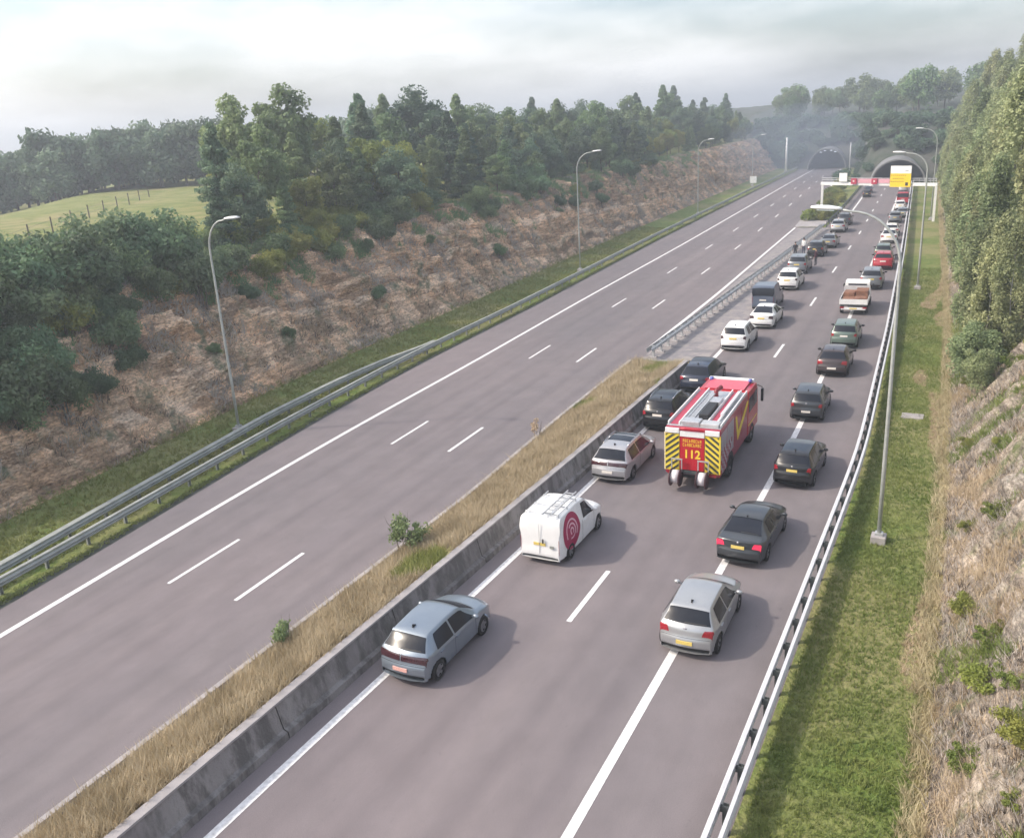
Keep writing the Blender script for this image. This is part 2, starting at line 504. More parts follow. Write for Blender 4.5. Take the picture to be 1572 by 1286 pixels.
xLE = curve([(-40, -22.5), (0, -25.9), (14, -27.04), (25, -28.05), (35, -28.75), (48, -29.25), (70, -30.5), (105, -32.1), (146, -34.4), (190, -36.9), (236, -39.3), (320, -43.7)])
xDA = curve([(-40, -22.0), (0, -23.9), (19, -24.55), (34, -25.3), (51, -26.05), (68, -26.8), (85, -27.45), (110, -28.7), (150, -31.1), (236, -37.2), (320, -42)])
xDB = curve([(-40, -19.6), (0, -20.8), (19, -21.35), (34, -21.95), (51, -22.6), (68, -23.3), (85, -24.0), (110, -25.4), (150, -28.2), (236, -35.0), (320, -40)])
xGW = curve([(-40, -17.9), (30, -18.55), (56, -19.3), (75, -19.85), (89, -20.5), (136, -22.6), (180, -26.6), (236, -32.6), (320, -38)])
xKL = curve([(-40, -17.7), (0, -17.9), (14, -18.02), (29, -18.15), (40, -18.8), (60, -19.4)])
xWL = curve([(-40, -14.75), (15, -14.72), (33, -14.55), (50, -14.5), (60, -14.5)])
xRL = curve([(-40, -14.2), (15, -14.1), (22, -13.95), (31, -13.9), (45, -14.15), (55, -14.5), (90, -15.55), (116, -16.35), (138, -17.3), (156, -18.3), (185, -20.0), (260, -25)])
xDR = curve([(-40, -9.9), (22, -10.3), (55, -10.9), (71, -11.5), (87, -12.2), (102, -12.8), (115, -13.3), (140, -14.6), (185, -17.1), (260, -22)])
xRR = curve([(-40, -6.6), (19, -6.8), (34, -6.9), (42, -7.06), (51, -7.46), (68, -8.14), (93, -9.4), (121, -10.9), (146, -12.3), (185, -14.5), (260, -19)])
xGR = curve([(-40, -3.8), (19, -3.85), (38, -3.87), (62, -5.05), (98, -7.2), (145, -10.2), (185, -12.8), (260, -17.5)])
xGM = curve([(40, -18.2), (53, -18.2), (92, -17.95), (118, -18.1), (150, -19.6), (185, -21.5), (260, -26)])
xGL = curve([(-40, -25.6), (0, -28.2), (16, -29.5), (22, -30.35), (34, -32.0), (47, -33.3), (65, -34.1), (108, -37.0), (175, -40.6), (236, -43.5), (320, -48)])
xDS = curve([(-40, 0.2), (21, -0.22), (40, -0.7), (66, -1.6), (120, -4.6), (190, -8.6), (260, -13)])   # dry strip foot of the right bank

def strip(name, fa, fb, y0, y1, z, material, kind='structure', step=2.0, parent=None):
    ys = np.linspace(y0, y1, max(2, int((y1 - y0) / step) + 1))
    P = np.zeros((len(ys), 2, 3))
    P[:, 0, 0], P[:, 1, 0] = fa(ys), fb(ys)
    P[:, :, 1] = ys[:, None]
    P[:, :, 2] = z
    o = grid(P, name, material, parent, False)
    if kind: o['kind'] = kind
    return o

# ground and road
g = np.zeros((2, 2, 3)); g[:, :, 0] = [[-1500, 1500]] * 2; g[:, :, 1] = [[-300, -300], [2500, 2500]]; g[:, :, 2] = -0.6
tag(grid(g, 'ground', M['earth'], None, False), kind='structure')
ysd = np.arange(-40, 300.1, 2.0)
P = np.zeros((len(ysd), 112, 3))
tt = np.linspace(0, 1, 112)
P[:, :, 0] = (xGL(ysd) + 0.25)[:, None] * (1 - tt) + (xGR(ysd) + 0.25)[:, None] * tt
P[:, :, 1] = ysd[:, None]
road = grid(P, 'road', M['asphalt'], None, False); road['kind'] = 'structure'
trk = np.zeros(P.shape[:2])
for fa, fb in ((xLE, xDA), (xDA, xDB), (xDB, xGW), (xRL, xDR), (xDR, xRR)):
    u = (P[:, :, 0] - fa(ysd)[:, None]) / (fb(ysd) - fa(ysd))[:, None]
    for c0, w0, k0 in ((.27, .085, .75), (.73, .085, .75), (.5, .10, .35)):
        trk += k0 * np.exp(-((u - c0) / w0) ** 2)
at = road.data.attributes.new('track', 'FLOAT', 'POINT'); at.data.foreach_set('value', trk.ravel().astype(np.float32))
strip('paved_gap', lambda y: xGW(y) + 0.35, lambda y: xRL(y) - 0.35, 50.4, 121, 0.004, M['paving'])

lines = MB()
def line_strip(f, y0, y1, w, z=0.008):
    n = max(1, int((y1 - y0) / 2.5))
    ys = np.linspace(y0, y1, n + 1)
    xs = f(ys)
    vs = [(x - w / 2, y, z) for x, y in zip(xs, ys)] + [(x + w / 2, y, z) for x, y in zip(xs, ys)]
    lines.add(vs, [(i, n + 1 + i, n + 2 + i, i + 1) for i in range(n)])
line_strip(xLE, -40, 260, 0.24)
line_strip(xRL, -40, 200, 0.25)
line_strip(xRR, -40, 200, 0.25)
line_strip(xGW, 56, 238, 0.26)
for y in [-9, 5.8, 21.9, 38.2, 55.15, 71.4, 86.96, 101.9, 114.75, 127.5, 139.9, 152, 164, 176]:
    line_strip(xDR, y, y + (3.5 if y < 90 else 3.0), 0.17)
for y in [-13, 3.2, 18.9, 33.8, 50.9, 68, 84.7, 101.3, 117.5, 133.5, 149.5, 165, 181, 197, 213]:
    line_strip(xDA, y, y + 3.7, 0.15)
    line_strip(xDB, y, y + 3.7, 0.16)
tag(lines.build('road_markings', M['line']), kind='structure')
# chevron hatching bars across the paved gap

# ------------------------------------------------------------------ terrain
def ss(a, b, x):
    t = np.clip((x - a) / (b - a), 0, 1)
    return t * t * (3 - 2 * t)

LD = [-1, 0, 2.5, 5.2, 6.2, 9.0, 11.4, 13.0, 20, 45, 120, 400]
LZ = [0.03, 0.03, 0.10, 0.35, 1.2, 4.6, 7.0, 7.6, 8.0, 8.4, 8.8, 9.0]
RD = [-4, 0, 0.4, 2.2, 4.4, 7.5, 11, 30, 200]
RZ = [0.02, 0.05, 0.35, 2.6, 5.0, 7.6, 8.6, 9.6, 10.5]
def z_left(x, y):
    x = np.asarray(x, float); y = np.asarray(y, float)
    z = np.interp(xGL(y) - x, LD, LZ)
    d = -0.769 * (x + 86) - 0.639 * (y - 55)
    return z - np.clip(d, 0, None) * 0.14 * ss(0, 12, d) * (z > 5) * ss(20, 30, xGL(y) - x) + np.clip(d - 95, 0, None) * 0.12 * ss(95, 140, d)
def z_right(x, y):
    return np.interp(np.asarray(x, float) - xDS(np.asarray(y, float)), RD, RZ)

def fbm(P, sc, octv=5, seed=0.0):
    out = np.empty(len(P))
    for i, p in enumerate(P):
        out[i] = mnoise.fractal(Vector((p[0] * sc + seed, p[1] * sc + seed * 1.7, p[2] * sc)), 0.8, 2.1, octv)
    return out

def rock_blocks(Q, lay, spc, seed):
    """bedded, jointed rock: each bed is cut into blocks that stand out by different amounts"""
    w = fbm(Q, 0.10, 3, seed) * 0.9
    l = (Q[:, 2] + 0.05 * Q[:, 1] + w) / lay
    li = np.floor(l).astype(int)
    hsh = lambda a: (np.sin(a * 127.1 + seed * 3.3) * 43758.5453) % 1.0
    sp = spc * (0.6 + 1.2 * hsh(li))
    bi = np.floor((Q[:, 1] + hsh(li + 57) * 9 + 0.25 * (l - li)) / sp).astype(int)
    hb = hsh(li * 31.7 + bi * 7.13)
    return hb * 0.5 + hsh(li * 3.7 + 11) * 0.5, hsh(li * 17.9 + bi * 3.31 + 5) * 0.4 + hsh(li * 5.3 + 2) * 0.6
def terrain(name, xfun, dvals, ys, zfun, material, disp=0.0, dsc=0.35, side=-1, ledge=0.0, fade=True, blocks=None):
    dvals = np.asarray(dvals, float); ys = np.asarray(ys, float)
    P = np.zeros((len(ys), len(dvals), 3))
    X0 = xfun(ys)
    P[:, :, 0] = X0[:, None] + side * dvals[None, :]
    P[:, :, 1] = ys[:, None]
    P[:, :, 2] = zfun(P[:, :, 0], P[:, :, 1])
    if disp:
        Q = P.reshape(-1, 3)
        h = fbm(Q, dsc, 5, 3.1) * disp
        if ledge:
            lz = Q[:, 2] * 1.0 + 0.10 * Q[:, 1] + fbm(Q, 0.12, 3, 9.0) * 1.2
            h = h + (0 if blocks else ledge) * (np.abs((lz * 0.9) % 1.0 - 0.5) * 2 - 0.5) * (0.5 + 0.5 * np.clip(fbm(Q, 0.2, 2, 21.0) + 0.3, 0, 1))
        tint = None
        if blocks:
            hb, tint = rock_blocks(Q, *blocks)
            gate = np.clip(fbm(Q, 0.10, 3, 33.0) * 1.4 + 0.75, 0.15, 1)
            h = h + ledge * (hb - 0.5) * gate
        h = h.reshape(P.shape[:2])
        if fade:
            w = np.minimum(np.linspace(0, 1, len(dvals)) * 5, (1 - np.linspace(0, 1, len(dvals))) * 5).clip(0, 1)
            h = h * w[None, :]
        P[:, :, 0] -= side * h * 0.62
        P[:, :, 2] += h * 0.79
    o = grid(P, name, material)
    o['kind'] = 'structure'
    if blocks:
        at = o.data.attributes.new('tint', 'FLOAT', 'POINT')
        at.data.foreach_set('value', np.asarray(tint, np.float32))
        o.data.polygons.foreach_set('use_smooth', np.zeros(len(o.data.polygons), bool))
    return o

terrain('left_verge', xGL, np.linspace(-0.25, 5.0, 9), np.arange(-40, 300, 2.0), z_left, M['grass'], 0.05, 0.6)
ys_slope = np.concatenate([np.arange(-30, 12, 1.0), np.arange(12, 95, 0.17), np.arange(90, 150, 0.5), np.arange(150, 300, 1.2)])
terrain('cutting_slope', xGL, np.linspace(5.0, 14.0, 74), ys_slope, z_left, M['rock'], 0.55, 0.6, ledge=1.15, blocks=(0.60, 1.3, 2.0))
terrain('wood_floor', xGL, np.concatenate([np.linspace(14.0, 60, 30), np.linspace(65, 330, 40)]), np.arange(-30, 330, 4.0), z_left, M['field'], 0.25, 0.1)
terrain('right_verge', xGR, np.linspace(0.22, 1, 2), [-40, -39], lambda x, y: 0 * x, M['grass'], 0)
bpy.data.objects.remove(bpy.data.objects['right_verge'])
ysr = np.arange(-40, 240, 1.5)
P = np.zeros((len(ysr), 7, 3))
for j, t in enumerate(np.linspace(0, 1, 7)):
    P[:, j, 0] = (xGR(ysr) + 0.24) * (1 - t) + (xDS(ysr) + 0.05) * t
    P[:, j, 1] = ysr
    P[:, j, 2] = 0.02 + 0.03 * t + 0.02 * np.sin(ysr * 0.7 + j)* (0 < j < 6)
rv = grid(P, 'right_verge', M['grass']); rv['kind'] = 'structure'
ysr2 = np.concatenate([np.arange(-30, 8, 1.0), np.arange(8, 80, 0.2), np.arange(80, 240, 1.0)])
terrain('dry_strip', xDS, np.linspace(0.0, 0.35, 4), np.arange(-40, 240, 1.0), z_right, M['grass_dry_strip'], 0.06, 1.5, side=1)
terrain('right_bank', xDS, np.linspace(0.3, 13, 80), ysr2, z_right, M['rock_pale'], 0.35, 0.6, side=1, ledge=0.5, blocks=(0.8, 0.8, 5.0))
terrain('right_plateau', xDS, np.linspace(13, 200, 30), np.arange(-30, 260, 5.0), z_right, M['plateau'], 0.2, 0.1, side=1)

# hill over the tunnels
xs = np.arange(-130, 70, 2.0); ys = np.concatenate([np.arange(182, 275, 1.5), np.arange(276, 420, 6)])
X, Y = np.meshgrid(xs, ys)
y0 = 193 + (242 - 193) * ss(-21, -30, X)
Z = np.clip((Y - y0) * 0.62, -0.3, 9.5) + np.clip(Y - y0 - 16, 0, None) * 0.045
P = np.stack([X, Y, Z], -1)
hq = fbm(P.reshape(-1, 3), 0.2, 4, 1.0).reshape(Z.shape) * 0.5 * (Z > 0.2)
P[:, :, 2] += hq
hill = grid(P, 'hill', ground_mat('hill_scrub', [(0.045, 0.068, 0.045), (0.070, 0.085, 0.060), (0.10, 0.10, 0.09)], [1, 0.25, 0.12], 0.95, 0.8, 2))
hill['kind'] = 'structure'
def z_hill(x, y):
    yy = 193 + (242 - 193) * ss(-21, -30, np.asarray(x, float))
    return np.clip((y - yy) * 0.62, -0.3, 9.5) + np.clip(y - yy - 16, 0, None) * 0.045

# island between the carriageways beyond the gap
strip('island', lambda y: xGW(y) + 0.4, lambda y: xGM(y) + 0.1, 121, 245, 0.06, M['grass'])

# ------------------------------------------------------------------ concrete retaining wall, kerb and planted median
wall = thing('retaining_wall', 'low grey concrete wall of long panels along the dry planted median', 'wall', (-14.6, 10, 0))
def wx(y): return float(xWL(y))
y = -38.0
WALL_END = 49.6
cap_pts = []
while y < WALL_END - 0.2:
    y2 = min(y + 5.2, WALL_END)
    mb = MB()
    vs = []
    for yy in (y + 0.02, y2 - 0.02):
        x = wx(yy)
        prof = [(x + 0.0, 0.0), (x - 0.02, 0.20), (x - 0.16, 0.25), (x - 0.33, 0.92), (x - 0.52, 0.92), (x - 0.52, 0.0)]
        vs += [(px - (-14.6), yy - 10, pz) for px, pz in prof]
    n = 6
    fs = [tuple(range(n))[::-1], tuple(range(n, 2 * n))] + [(i, (i + 1) % n, n + (i + 1) % n, n + i) for i in range(n)]
    mb.add(vs, fs)
    mb.build('wall_panel', M['concrete'], wall)
    y = y2
mb = MB()
ysw = np.arange(-38, WALL_END + 0.01, 2.19)
mbv, mbf = [], []
for i, yy in enumerate(ysw):
    x = wx(yy)
    mbv += [(x - 0.29 + 14.6, yy - 10, 0.923), (x - 0.29 + 14.6, yy - 10, 0.985), (x - 0.56 + 14.6, yy - 10, 0.985), (x - 0.56 + 14.6, yy - 10, 0.923)]
for i in range(len(ysw) - 1):
    for k in range(4):
        mbf.append((i * 4 + k, i * 4 + (k + 1) % 4, (i + 1) * 4 + (k + 1) % 4, (i + 1) * 4 + k))
mbf += [(0, 1, 2, 3), tuple((len(ysw) - 1) * 4 + k for k in (3, 2, 1, 0))]
mk('wall_coping', mbv, mbf, M['concrete_light'], wall)

kerb = MB()
ysk = np.arange(-38, 51.6, 1.9)
kv, kf = [], []
for yy in ysk:
    x = float(xKL(yy))
    kv += [(x, yy, 0), (x + 0.02, yy, 0.30), (x + 0.19, yy, 0.30), (x + 0.21, yy, 0)]
for i in range(len(ysk) - 1):
    for k in range(3):
        kf.append((i * 4 + k, i * 4 + k + 1, (i + 1) * 4 + k + 1, (i + 1) * 4 + k))
kf += [(0, 3, 2, 1), tuple((len(ysk) - 1) * 4 + k for k in (0, 1, 2, 3))]
tag(mk('kerb', kv, kf, M['concrete_light']), kind='structure')

def bed_z(x, y):
    a = np.asarray(xKL(y)) + 0.22; b = np.asarray(xWL(y)) - 0.54
    t = np.clip((np.asarray(x, float) - a) / (b - a), 0, 1)
    end = 1 - ss(47.5, 52.0, np.asarray(y, float))
    return (0.12 + 0.76 * t ** 0.8) * end + 0.02
ysb = np.arange(-38, 52.1, 0.8)
P = np.zeros((len(ysb), 14, 3))
for j, t in enumerate(np.linspace(0, 1, 14)):
    a = xKL(ysb) + 0.21; b = xWL(ysb) - 0.53
    P[:, j, 0] = a * (1 - t) + b * t
    P[:, j, 1] = ysb
P[:, :, 2] = bed_z(P[:, :, 0], P[:, :, 1])
P[:, 1:-1, 2] += (fbm(P.reshape(-1, 3), 0.9, 4, 4).reshape(P.shape[:2]) * 0.08)[:, 1:-1]
bed = grid(P, 'planting_bed', M['bed']); bed['kind'] = 'structure'

# ------------------------------------------------------------------ guard rails
def sweep(name, prof, f, y0, y1, step, material, parent, loc, dz=None):
    ys = np.linspace(y0, y1, max(2, int((y1 - y0) / step) + 1))
    xs_ = f(ys)
    n = len(prof)
    v = []
    for x, yy in zip(xs_, ys):
        k = dz(yy) if dz else 0
        v += [(x + px - loc[0], yy - loc[1], pz + k - loc[2]) for px, pz in prof]
    fcs = []
    for i in range(len(ys) - 1):
        for k in range(n):
            fcs.append((i * n + k, i * n + (k + 1) % n, (i + 1) * n + (k + 1) % n, (i + 1) * n + k))
    fcs += [tuple(range(n))[::-1], tuple((len(ys) - 1) * n + k for k in range(n))]
    return mk(name, v, fcs, material, parent)
def wprof(sgn, z0=0.50, h=0.31, d=0.085):
    """W-beam section; sgn +1: corrugations stand out towards +x"""
    out = [(0.0, 0.0), (0.012, 0.04), (d, 0.075), (d, 0.115), (0.02, 0.15), (0.02, 0.17), (d, 0.205), (d, 0.245), (0.012, 0.28), (0.0, 0.315)]
    k = h / 0.315
    front = [(sgn * a, z0 + b * k) for a, b in out]
    back = [(p[0] - sgn * 0.012, p[1]) for p in out_rev(front)]
    return front + back
def out_rev(l): return l[::-1]

def make_posts(parent, f, ys, loc, off, material, h=0.78, w=0.07, name='post', lean=0.0):
    mb = MB()
    mb.add([], [])
    mb.prism([(-w / 2, -0.06), (w / 2, -0.06), (w / 2, -0.045), (-w / 2 + 0.015, -0.045), (-w / 2 + 0.015, 0.045), (w / 2, 0.045), (w / 2, 0.06), (-w / 2, 0.06)], 2, -0.05, h)
    p0 = mb.build(name, material, parent)
    first = True
    for yy in ys:
        o = p0 if first else p0.copy()
        if not first:
            COL.objects.link(o); o.parent = parent
        o.location = (float(f(yy)) + off - loc[0], yy - loc[1], 0 - loc[2])
        first = False

# right-hand barrier: double beam, pale steel, with posts and spacers
loc = (-3.85, 20, 0)
gr = thing('guard_rail', 'pale steel double guard rail along the green verge on the right', 'guard rail', loc)
sweep('rail_beam', wprof(-1, 0.52, 0.31, 0.10), lambda y: xGR(y), -40, 186, 2.0, M['galv_white'], gr, loc)
sweep('rear_rail', wprof(1, 0.50, 0.30, 0.07), lambda y: xGR(y) + 0.27, -40, 186, 2.0, M['galv_white'], gr, loc)
for nm_, o_ in (('rail_cap', -.05), ('rear_rail_cap', .24)):
    sweep(nm_, [(o_, .815), (o_, .84), (o_ + .085, .84), (o_ + .085, .815)], xGR, -40, 186, 2.0, M['galv_white'], gr, loc)
ysp = [10 + 1.33 * k for k in range(48)] + [74 + 2.66 * k for k in range(42)]
make_posts(gr, xGR, ysp, loc, 0.14, M['steel_dark'], 0.78, 0.12)
sp0 = MB().box((0, 0, 0), (0.22, 0.10, 0.12)).build('spacer', M['steel_dark'], gr)
for i, yy in enumerate(ysp[:60]):
    o = sp0 if i == 0 else sp0.copy()
    if i: COL.objects.link(o); o.parent = gr
    o.location = (float(xGR(yy)) + 0.135 - loc[0], yy - loc[1], 0.66)

# left-hand barrier (continuous) and the second one behind it that joins it
loc = (-30.5, 22, 0)
gl = thing('guard_rail', 'long weathered guard rail at the foot of the rocky cutting beside the empty carriageway', 'guard rail', loc)
sweep('rail_beam', wprof(1, 0.36, 0.25, 0.08), xGL, -40, 245, 2.0, M['galv_green'], gl, loc)
make_posts(gl, xGL, [-6 + 2.0 * k for k in range(48)] + [92 + 4.0 * k for k in range(38)], loc, -0.10, M['galv_green'], 0.62, 0.10)
sweep('top_channel', [(-0.16, 0.63), (-0.16, 0.68), (0.0, 0.68), (0.0, 0.63)], xGL, -40, 245, 2.0, M['galv_green'], gl, loc)
xGB = curve([(-40, -26.8), (0, -29.2), (16, -30.45), (22, -31.5), (34, -33.5), (41, -34.1), (46, -34.1), (50.5, -33.6), (56, -33.9)])
loc = (-31.4, 22, 0)
gb = thing('guard_rail', 'shorter second guard rail in the grass that runs behind the long one and joins it', 'guard rail', loc)
sweep('rail_beam', wprof(1, 0.36, 0.25, 0.08), xGB, -40, 51.5, 1.5, M['galv_green'], gb, loc)
sweep('top_channel', [(-0.26, 0.63), (-0.26, 0.68), (0.02, 0.68), (0.02, 0.63)], xGB, -40, 51.5, 1.5, M['galv_green'], gb, loc)
make_posts(gb, xGB, [-6 + 2.0 * k for k in range(29)], loc, -0.12, M['galv_green'], 0.62, 0.10)
# dark mottled strip along the road edge in front of the left barrier
strip('gutter', lambda y: xGL(y) + 0.15, lambda y: xGL(y) + 0.75, -40, 240, 0.006, mat('gutter_dark', (0.055, 0.06, 0.05), 0.95, var=0.4, scale=2.0))

# steel barrier across the gap in the median and on towards the tunnel
loc = (-18.1, 80, 0)
gm = thing('guard_rail', 'white steel barrier on short posts across the paved gap in the median', 'guard rail', loc)
sweep('rail_beam', wprof(1, 0.50, 0.31), lambda y: xGM(y) + 0.1, 52.5, 119, 2.0, M['galv'], gm, loc)
sweep('rear_rail', wprof(-1, 0.50, 0.31), lambda y: xGM(y) - 0.16, 52.5, 119, 2.0, M['galv'], gm, loc)
make_posts(gm, xGM, [53.3 + 1.5 * k for k in range(44)], loc, -0.03, M['galv'], 0.78, 0.16)
base0 = MB().box((0, 0, 0.03), (0.5, 0.42, 0.06)).build('base_plate', M['concrete_light'], gm)
for i in range(44):
    yy = 53.3 + 1.5 * i
    o = base0 if i == 0 else base0.copy()
    if i: COL.objects.link(o); o.parent = gm
    o.location = (float(xGM(yy)) - 0.03 - loc[0], yy - loc[1], 0.004)
loc = (-19.6, 150, 0)
gf = thing('guard_rail', 'dark distant guard rail beside the grassy island before the right tunnel mouth', 'guard rail', loc)
sweep('rail_beam', wprof(1, 0.45, 0.36), lambda y: xGM(y) + 0.3, 121, 186, 2.0, M['steel_dark'], gf, loc)
make_posts(gf, xGM, [121.5 + 3 * k for k in range(22)], loc, 0.2, M['steel_dark'], 0.78, 0.10)

# end block of the island
pad = MB().prism([(-22.0, 121.2), (-18.6, 121.2), (-18.6, 128), (-22.6, 128)], 2, 0.0, 0.14)
tag(pad.build('kerbed_pad', M['concrete_light']), kind='structure')

# ------------------------------------------------------------------ vegetation builders
def quads_cloud(C, R, n, size, out_bias=0.6, fpow=0.42, flat=0.0):
    """leaf clumps scattered through ellipsoid lobes; returns verts, faces"""
    C = np.asarray(C, float); R = np.asarray(R, float)
    k = np.repeat(np.arange(len(C)), n)
    N = len(k)
    d = rng.normal(size=(N, 3)); d /= np.linalg.norm(d, axis=1)[:, None]
    f = rng.random(N) ** fpow
    p = C[k] + d * R[k] * f[:, None]
    nr = d * out_bias + rng.normal(size=(N, 3)) * 0.6 + np.array([0, 0, flat])
    nr /= np.linalg.norm(nr, axis=1)[:, None]
    t = np.cross(nr, rng.normal(size=(N, 3))); t /= np.linalg.norm(t, axis=1)[:, None]
    b = np.cross(nr, t)
    s = (size * (0.6 + 0.8 * rng.random(N)))[:, None]
    v = np.stack([p - t * s, p + b * s * 0.55 + nr * s * 0.12, p + t * s, p - b * s * 0.55 + nr * s * 0.12], 1).reshape(-1, 3)
    return v, np.arange(N * 4).reshape(-1, 4)

def make_plant(name, label, cat, group, leaf, bark, H=11.0, crown_r=(3.4, 3.4, 4.2), crown_z=6.6, lobes=24, n=260, size=0.24,
               trunk_r=0.2, kind='round', seed=0, lobe_r=(1.1, 1.9)):
    r = np.random.default_rng(seed)
    C, R = [], []
    if kind == 'round':
        for i in range(lobes):
            d = r.normal(size=3); d /= np.linalg.norm(d)
            if d[2] < -0.75: d[2] *= -0.5
            q = 0.45 + 0.4 * r.random()
            C.append((d[0] * crown_r[0] * q, d[1] * crown_r[1] * q, crown_z + d[2] * crown_r[2] * q))
            rr = r.uniform(*lobe_r)
            R.append((rr, rr, rr * 0.8))
    elif kind == 'tier':
        for i in range(lobes):
            t = (i + 0.5) / lobes
            z = 0.8 + t * (H - 1.0)
            rad = crown_r[0] * (1 - t) ** 0.75
            a = r.random() * 6.283 + i * 2.4
            C.append((math.cos(a) * rad * 0.55, math.sin(a) * rad * 0.55, z))
            R.append((0.35 + rad * 0.55, 0.35 + rad * 0.55, 0.42))
    elif kind == 'slim':
        for i in range(lobes):
            t = (i + 0.5) / lobes
            z = H * 0.10 + t * H * 0.88
            rad = crown_r[0] * (math.sin(math.pi * (0.12 + 0.86 * t)) ** 0.8) * r.uniform(0.4, 1.0)
            a = r.random() * 6.283
            C.append((math.cos(a) * rad, math.sin(a) * rad, z))
            rr = r.uniform(*lobe_r)
            R.append((rr * 0.8, rr * 0.8, rr * 1.25))
    root = thing(name, label, cat, (0, 0, 0), 0, group)
    v, f = quads_cloud(C, R, n, size, fpow=0.5, flat=0.5 if kind == 'tier' else 0.25)
    mk_np('crown', v, f, leaf, root)
    tb = MB()
    nst = 1 if H > 4 else 4
    for s_ in range(nst):
        bx, by = (0, 0) if nst == 1 else (r.normal() * 0.15, r.normal() * 0.15)
        top = H * (0.86 if kind != 'round' else 0.72)
        pts = [(bx, by, -0.5)]
        for j in range(1, 6):
            t = j / 5
            pts.append((bx * (1 + t * 2) + r.normal() * 0.10 * t * H / 8, by * (1 + t * 2) + r.normal() * 0.10 * t * H / 8, top * t))
        tb.tube(pts, [trunk_r * (1 - 0.85 * j / 5) for j in range(6)], 7)
    order = r.permutation(len(C))[:7 if H > 4 else 3]
    for i in order:
        c = C[i]
        z0 = max(0.3 * H * 0.4, min(c[2] - 1.0 * H / 10, top * 0.85))
        tb.tube([(0, 0, z0), (c[0] * 0.5, c[1] * 0.5, z0 + (c[2] - z0) * 0.65), c], [trunk_r * 0.4, trunk_r * 0.25, trunk_r * 0.08], 5)
    tb.build('trunk' if H > 4 else 'stem', bark, root)
    return root

def place(root, x, y, z, s, label=None, used=set()):
    if root.name in used:
        o = copy_tree(root)
    else:
        used.add(root.name); o = root
    o.location = (x, y, z)
    o.rotation_euler = (0, 0, random.random() * 6.283)
    o.scale = (s * random.uniform(0.9, 1.1), s * random.uniform(0.9, 1.1), s * random.uniform(0.92, 1.1))
    if label: o['label'] = label
    return o

GL = 'trees of the wood above the rocky cutting'
LLAB = ['dark green broad-crowned tree in the wood above the rocky cutting',
        'mid green round tree in the wood above the rocky cutting',
        'yellowish green tree in the wood above the rocky cutting',
        'dark layered tree with level boughs in the wood above the rocky cutting',
        'lighter green layered tree with level boughs in the wood above the rocky cutting']
TL = [make_plant('broadleaf_tree', LLAB[0], 'tree', GL, M['leaf_dark'], M['bark'], 11.5, (3.7, 3.7, 4.6), 6.4, 34, 340, 0.20, 0.22, 'round', 1, (0.8, 1.6)),
      make_plant('broadleaf_tree', LLAB[1], 'tree', GL, M['leaf_mid'], M['bark'], 11.0, (3.2, 3.4, 4.8), 6.0, 32, 330, 0.19, 0.20, 'round', 2, (0.8, 1.5)),
      make_plant('broadleaf_tree', LLAB[2], 'tree', GL, M['leaf_olive'], M['bark'], 9.5, (2.8, 2.8, 4.2), 5.2, 28, 310, 0.18, 0.17, 'round', 3, (0.7, 1.3)),
      make_plant('layered_tree', LLAB[3], 'tree', GL, M['leaf_dark'], M['bark'], 12.0, (3.6, 3.6, 4), 6, 40, 270, 0.20, 0.2, 'tier', 4),
      make_plant('layered_tree', LLAB[4], 'tree', GL, M['leaf_mid'], M['bark'], 11.0, (3.0, 3.0, 5.2), 6.8, 40, 270, 0.20, 0.2, 'tier', 5)]
KIND = [0, 1, 2, 3, 4]

# wood above the cutting: rows at growing distance behind the crest
cnt = 0
for row, (d0, step) in enumerate([(14.2, 4.0), (18.0, 4.6), (23.5, 6.0), (31, 8.0), (40, 11)]):
    yy = 46.0
    while yy < 262:
        d = d0 + random.uniform(-1.6, 1.6)
        x = float(xGL(yy)) - d
        if yy > -0.93 * x + 3.0 + random.uniform(-2, 2) or (row == 0 and yy > 52):
            k = random.choices([0, 1, 2, 3, 4], [0.20, 0.24, 0.16, 0.20, 0.20])[0]
            s = random.uniform(0.72, 1.12) * (0.58 if row == 0 else 0.82 if row == 1 else 1.0)
            place(TL[k], x, yy, float(z_left(x, yy)) - 0.3, s, LLAB[KIND[k]])
            cnt += 1
        yy += step * random.uniform(0.75, 1.25) * (1 + max(0, yy - 110) / 160)

# far wood beyond the field crest
GF = 'trees of the far wood beyond the field'
FLAB = 'hazy tree of the far wood beyond the pale field at upper left'
ft = make_plant('broadleaf_tree', FLAB, 'tree', GF, M['leaf_dark'], M['bark'], 13, (5.2, 5.2, 6), 6.0, 28, 190, 0.42, 0.28, 'round', 11, (1.8, 2.8))
for i in range(120):
    a = math.radians(random.uniform(36, 68))      # bearing left of the road
    R_ = random.uniform(158, 175) if i < 60 else random.uniform(175, 260)
    x, yy = -R_ * math.sin(a), R_ * math.cos(a)
    zb = float(z_left(x, yy))
    s = random.uniform(0.50, 0.66) if math.degrees(a) > 58 else random.uniform(0.68, 0.92)
    place(ft, x, yy, zb - 0.5, s)

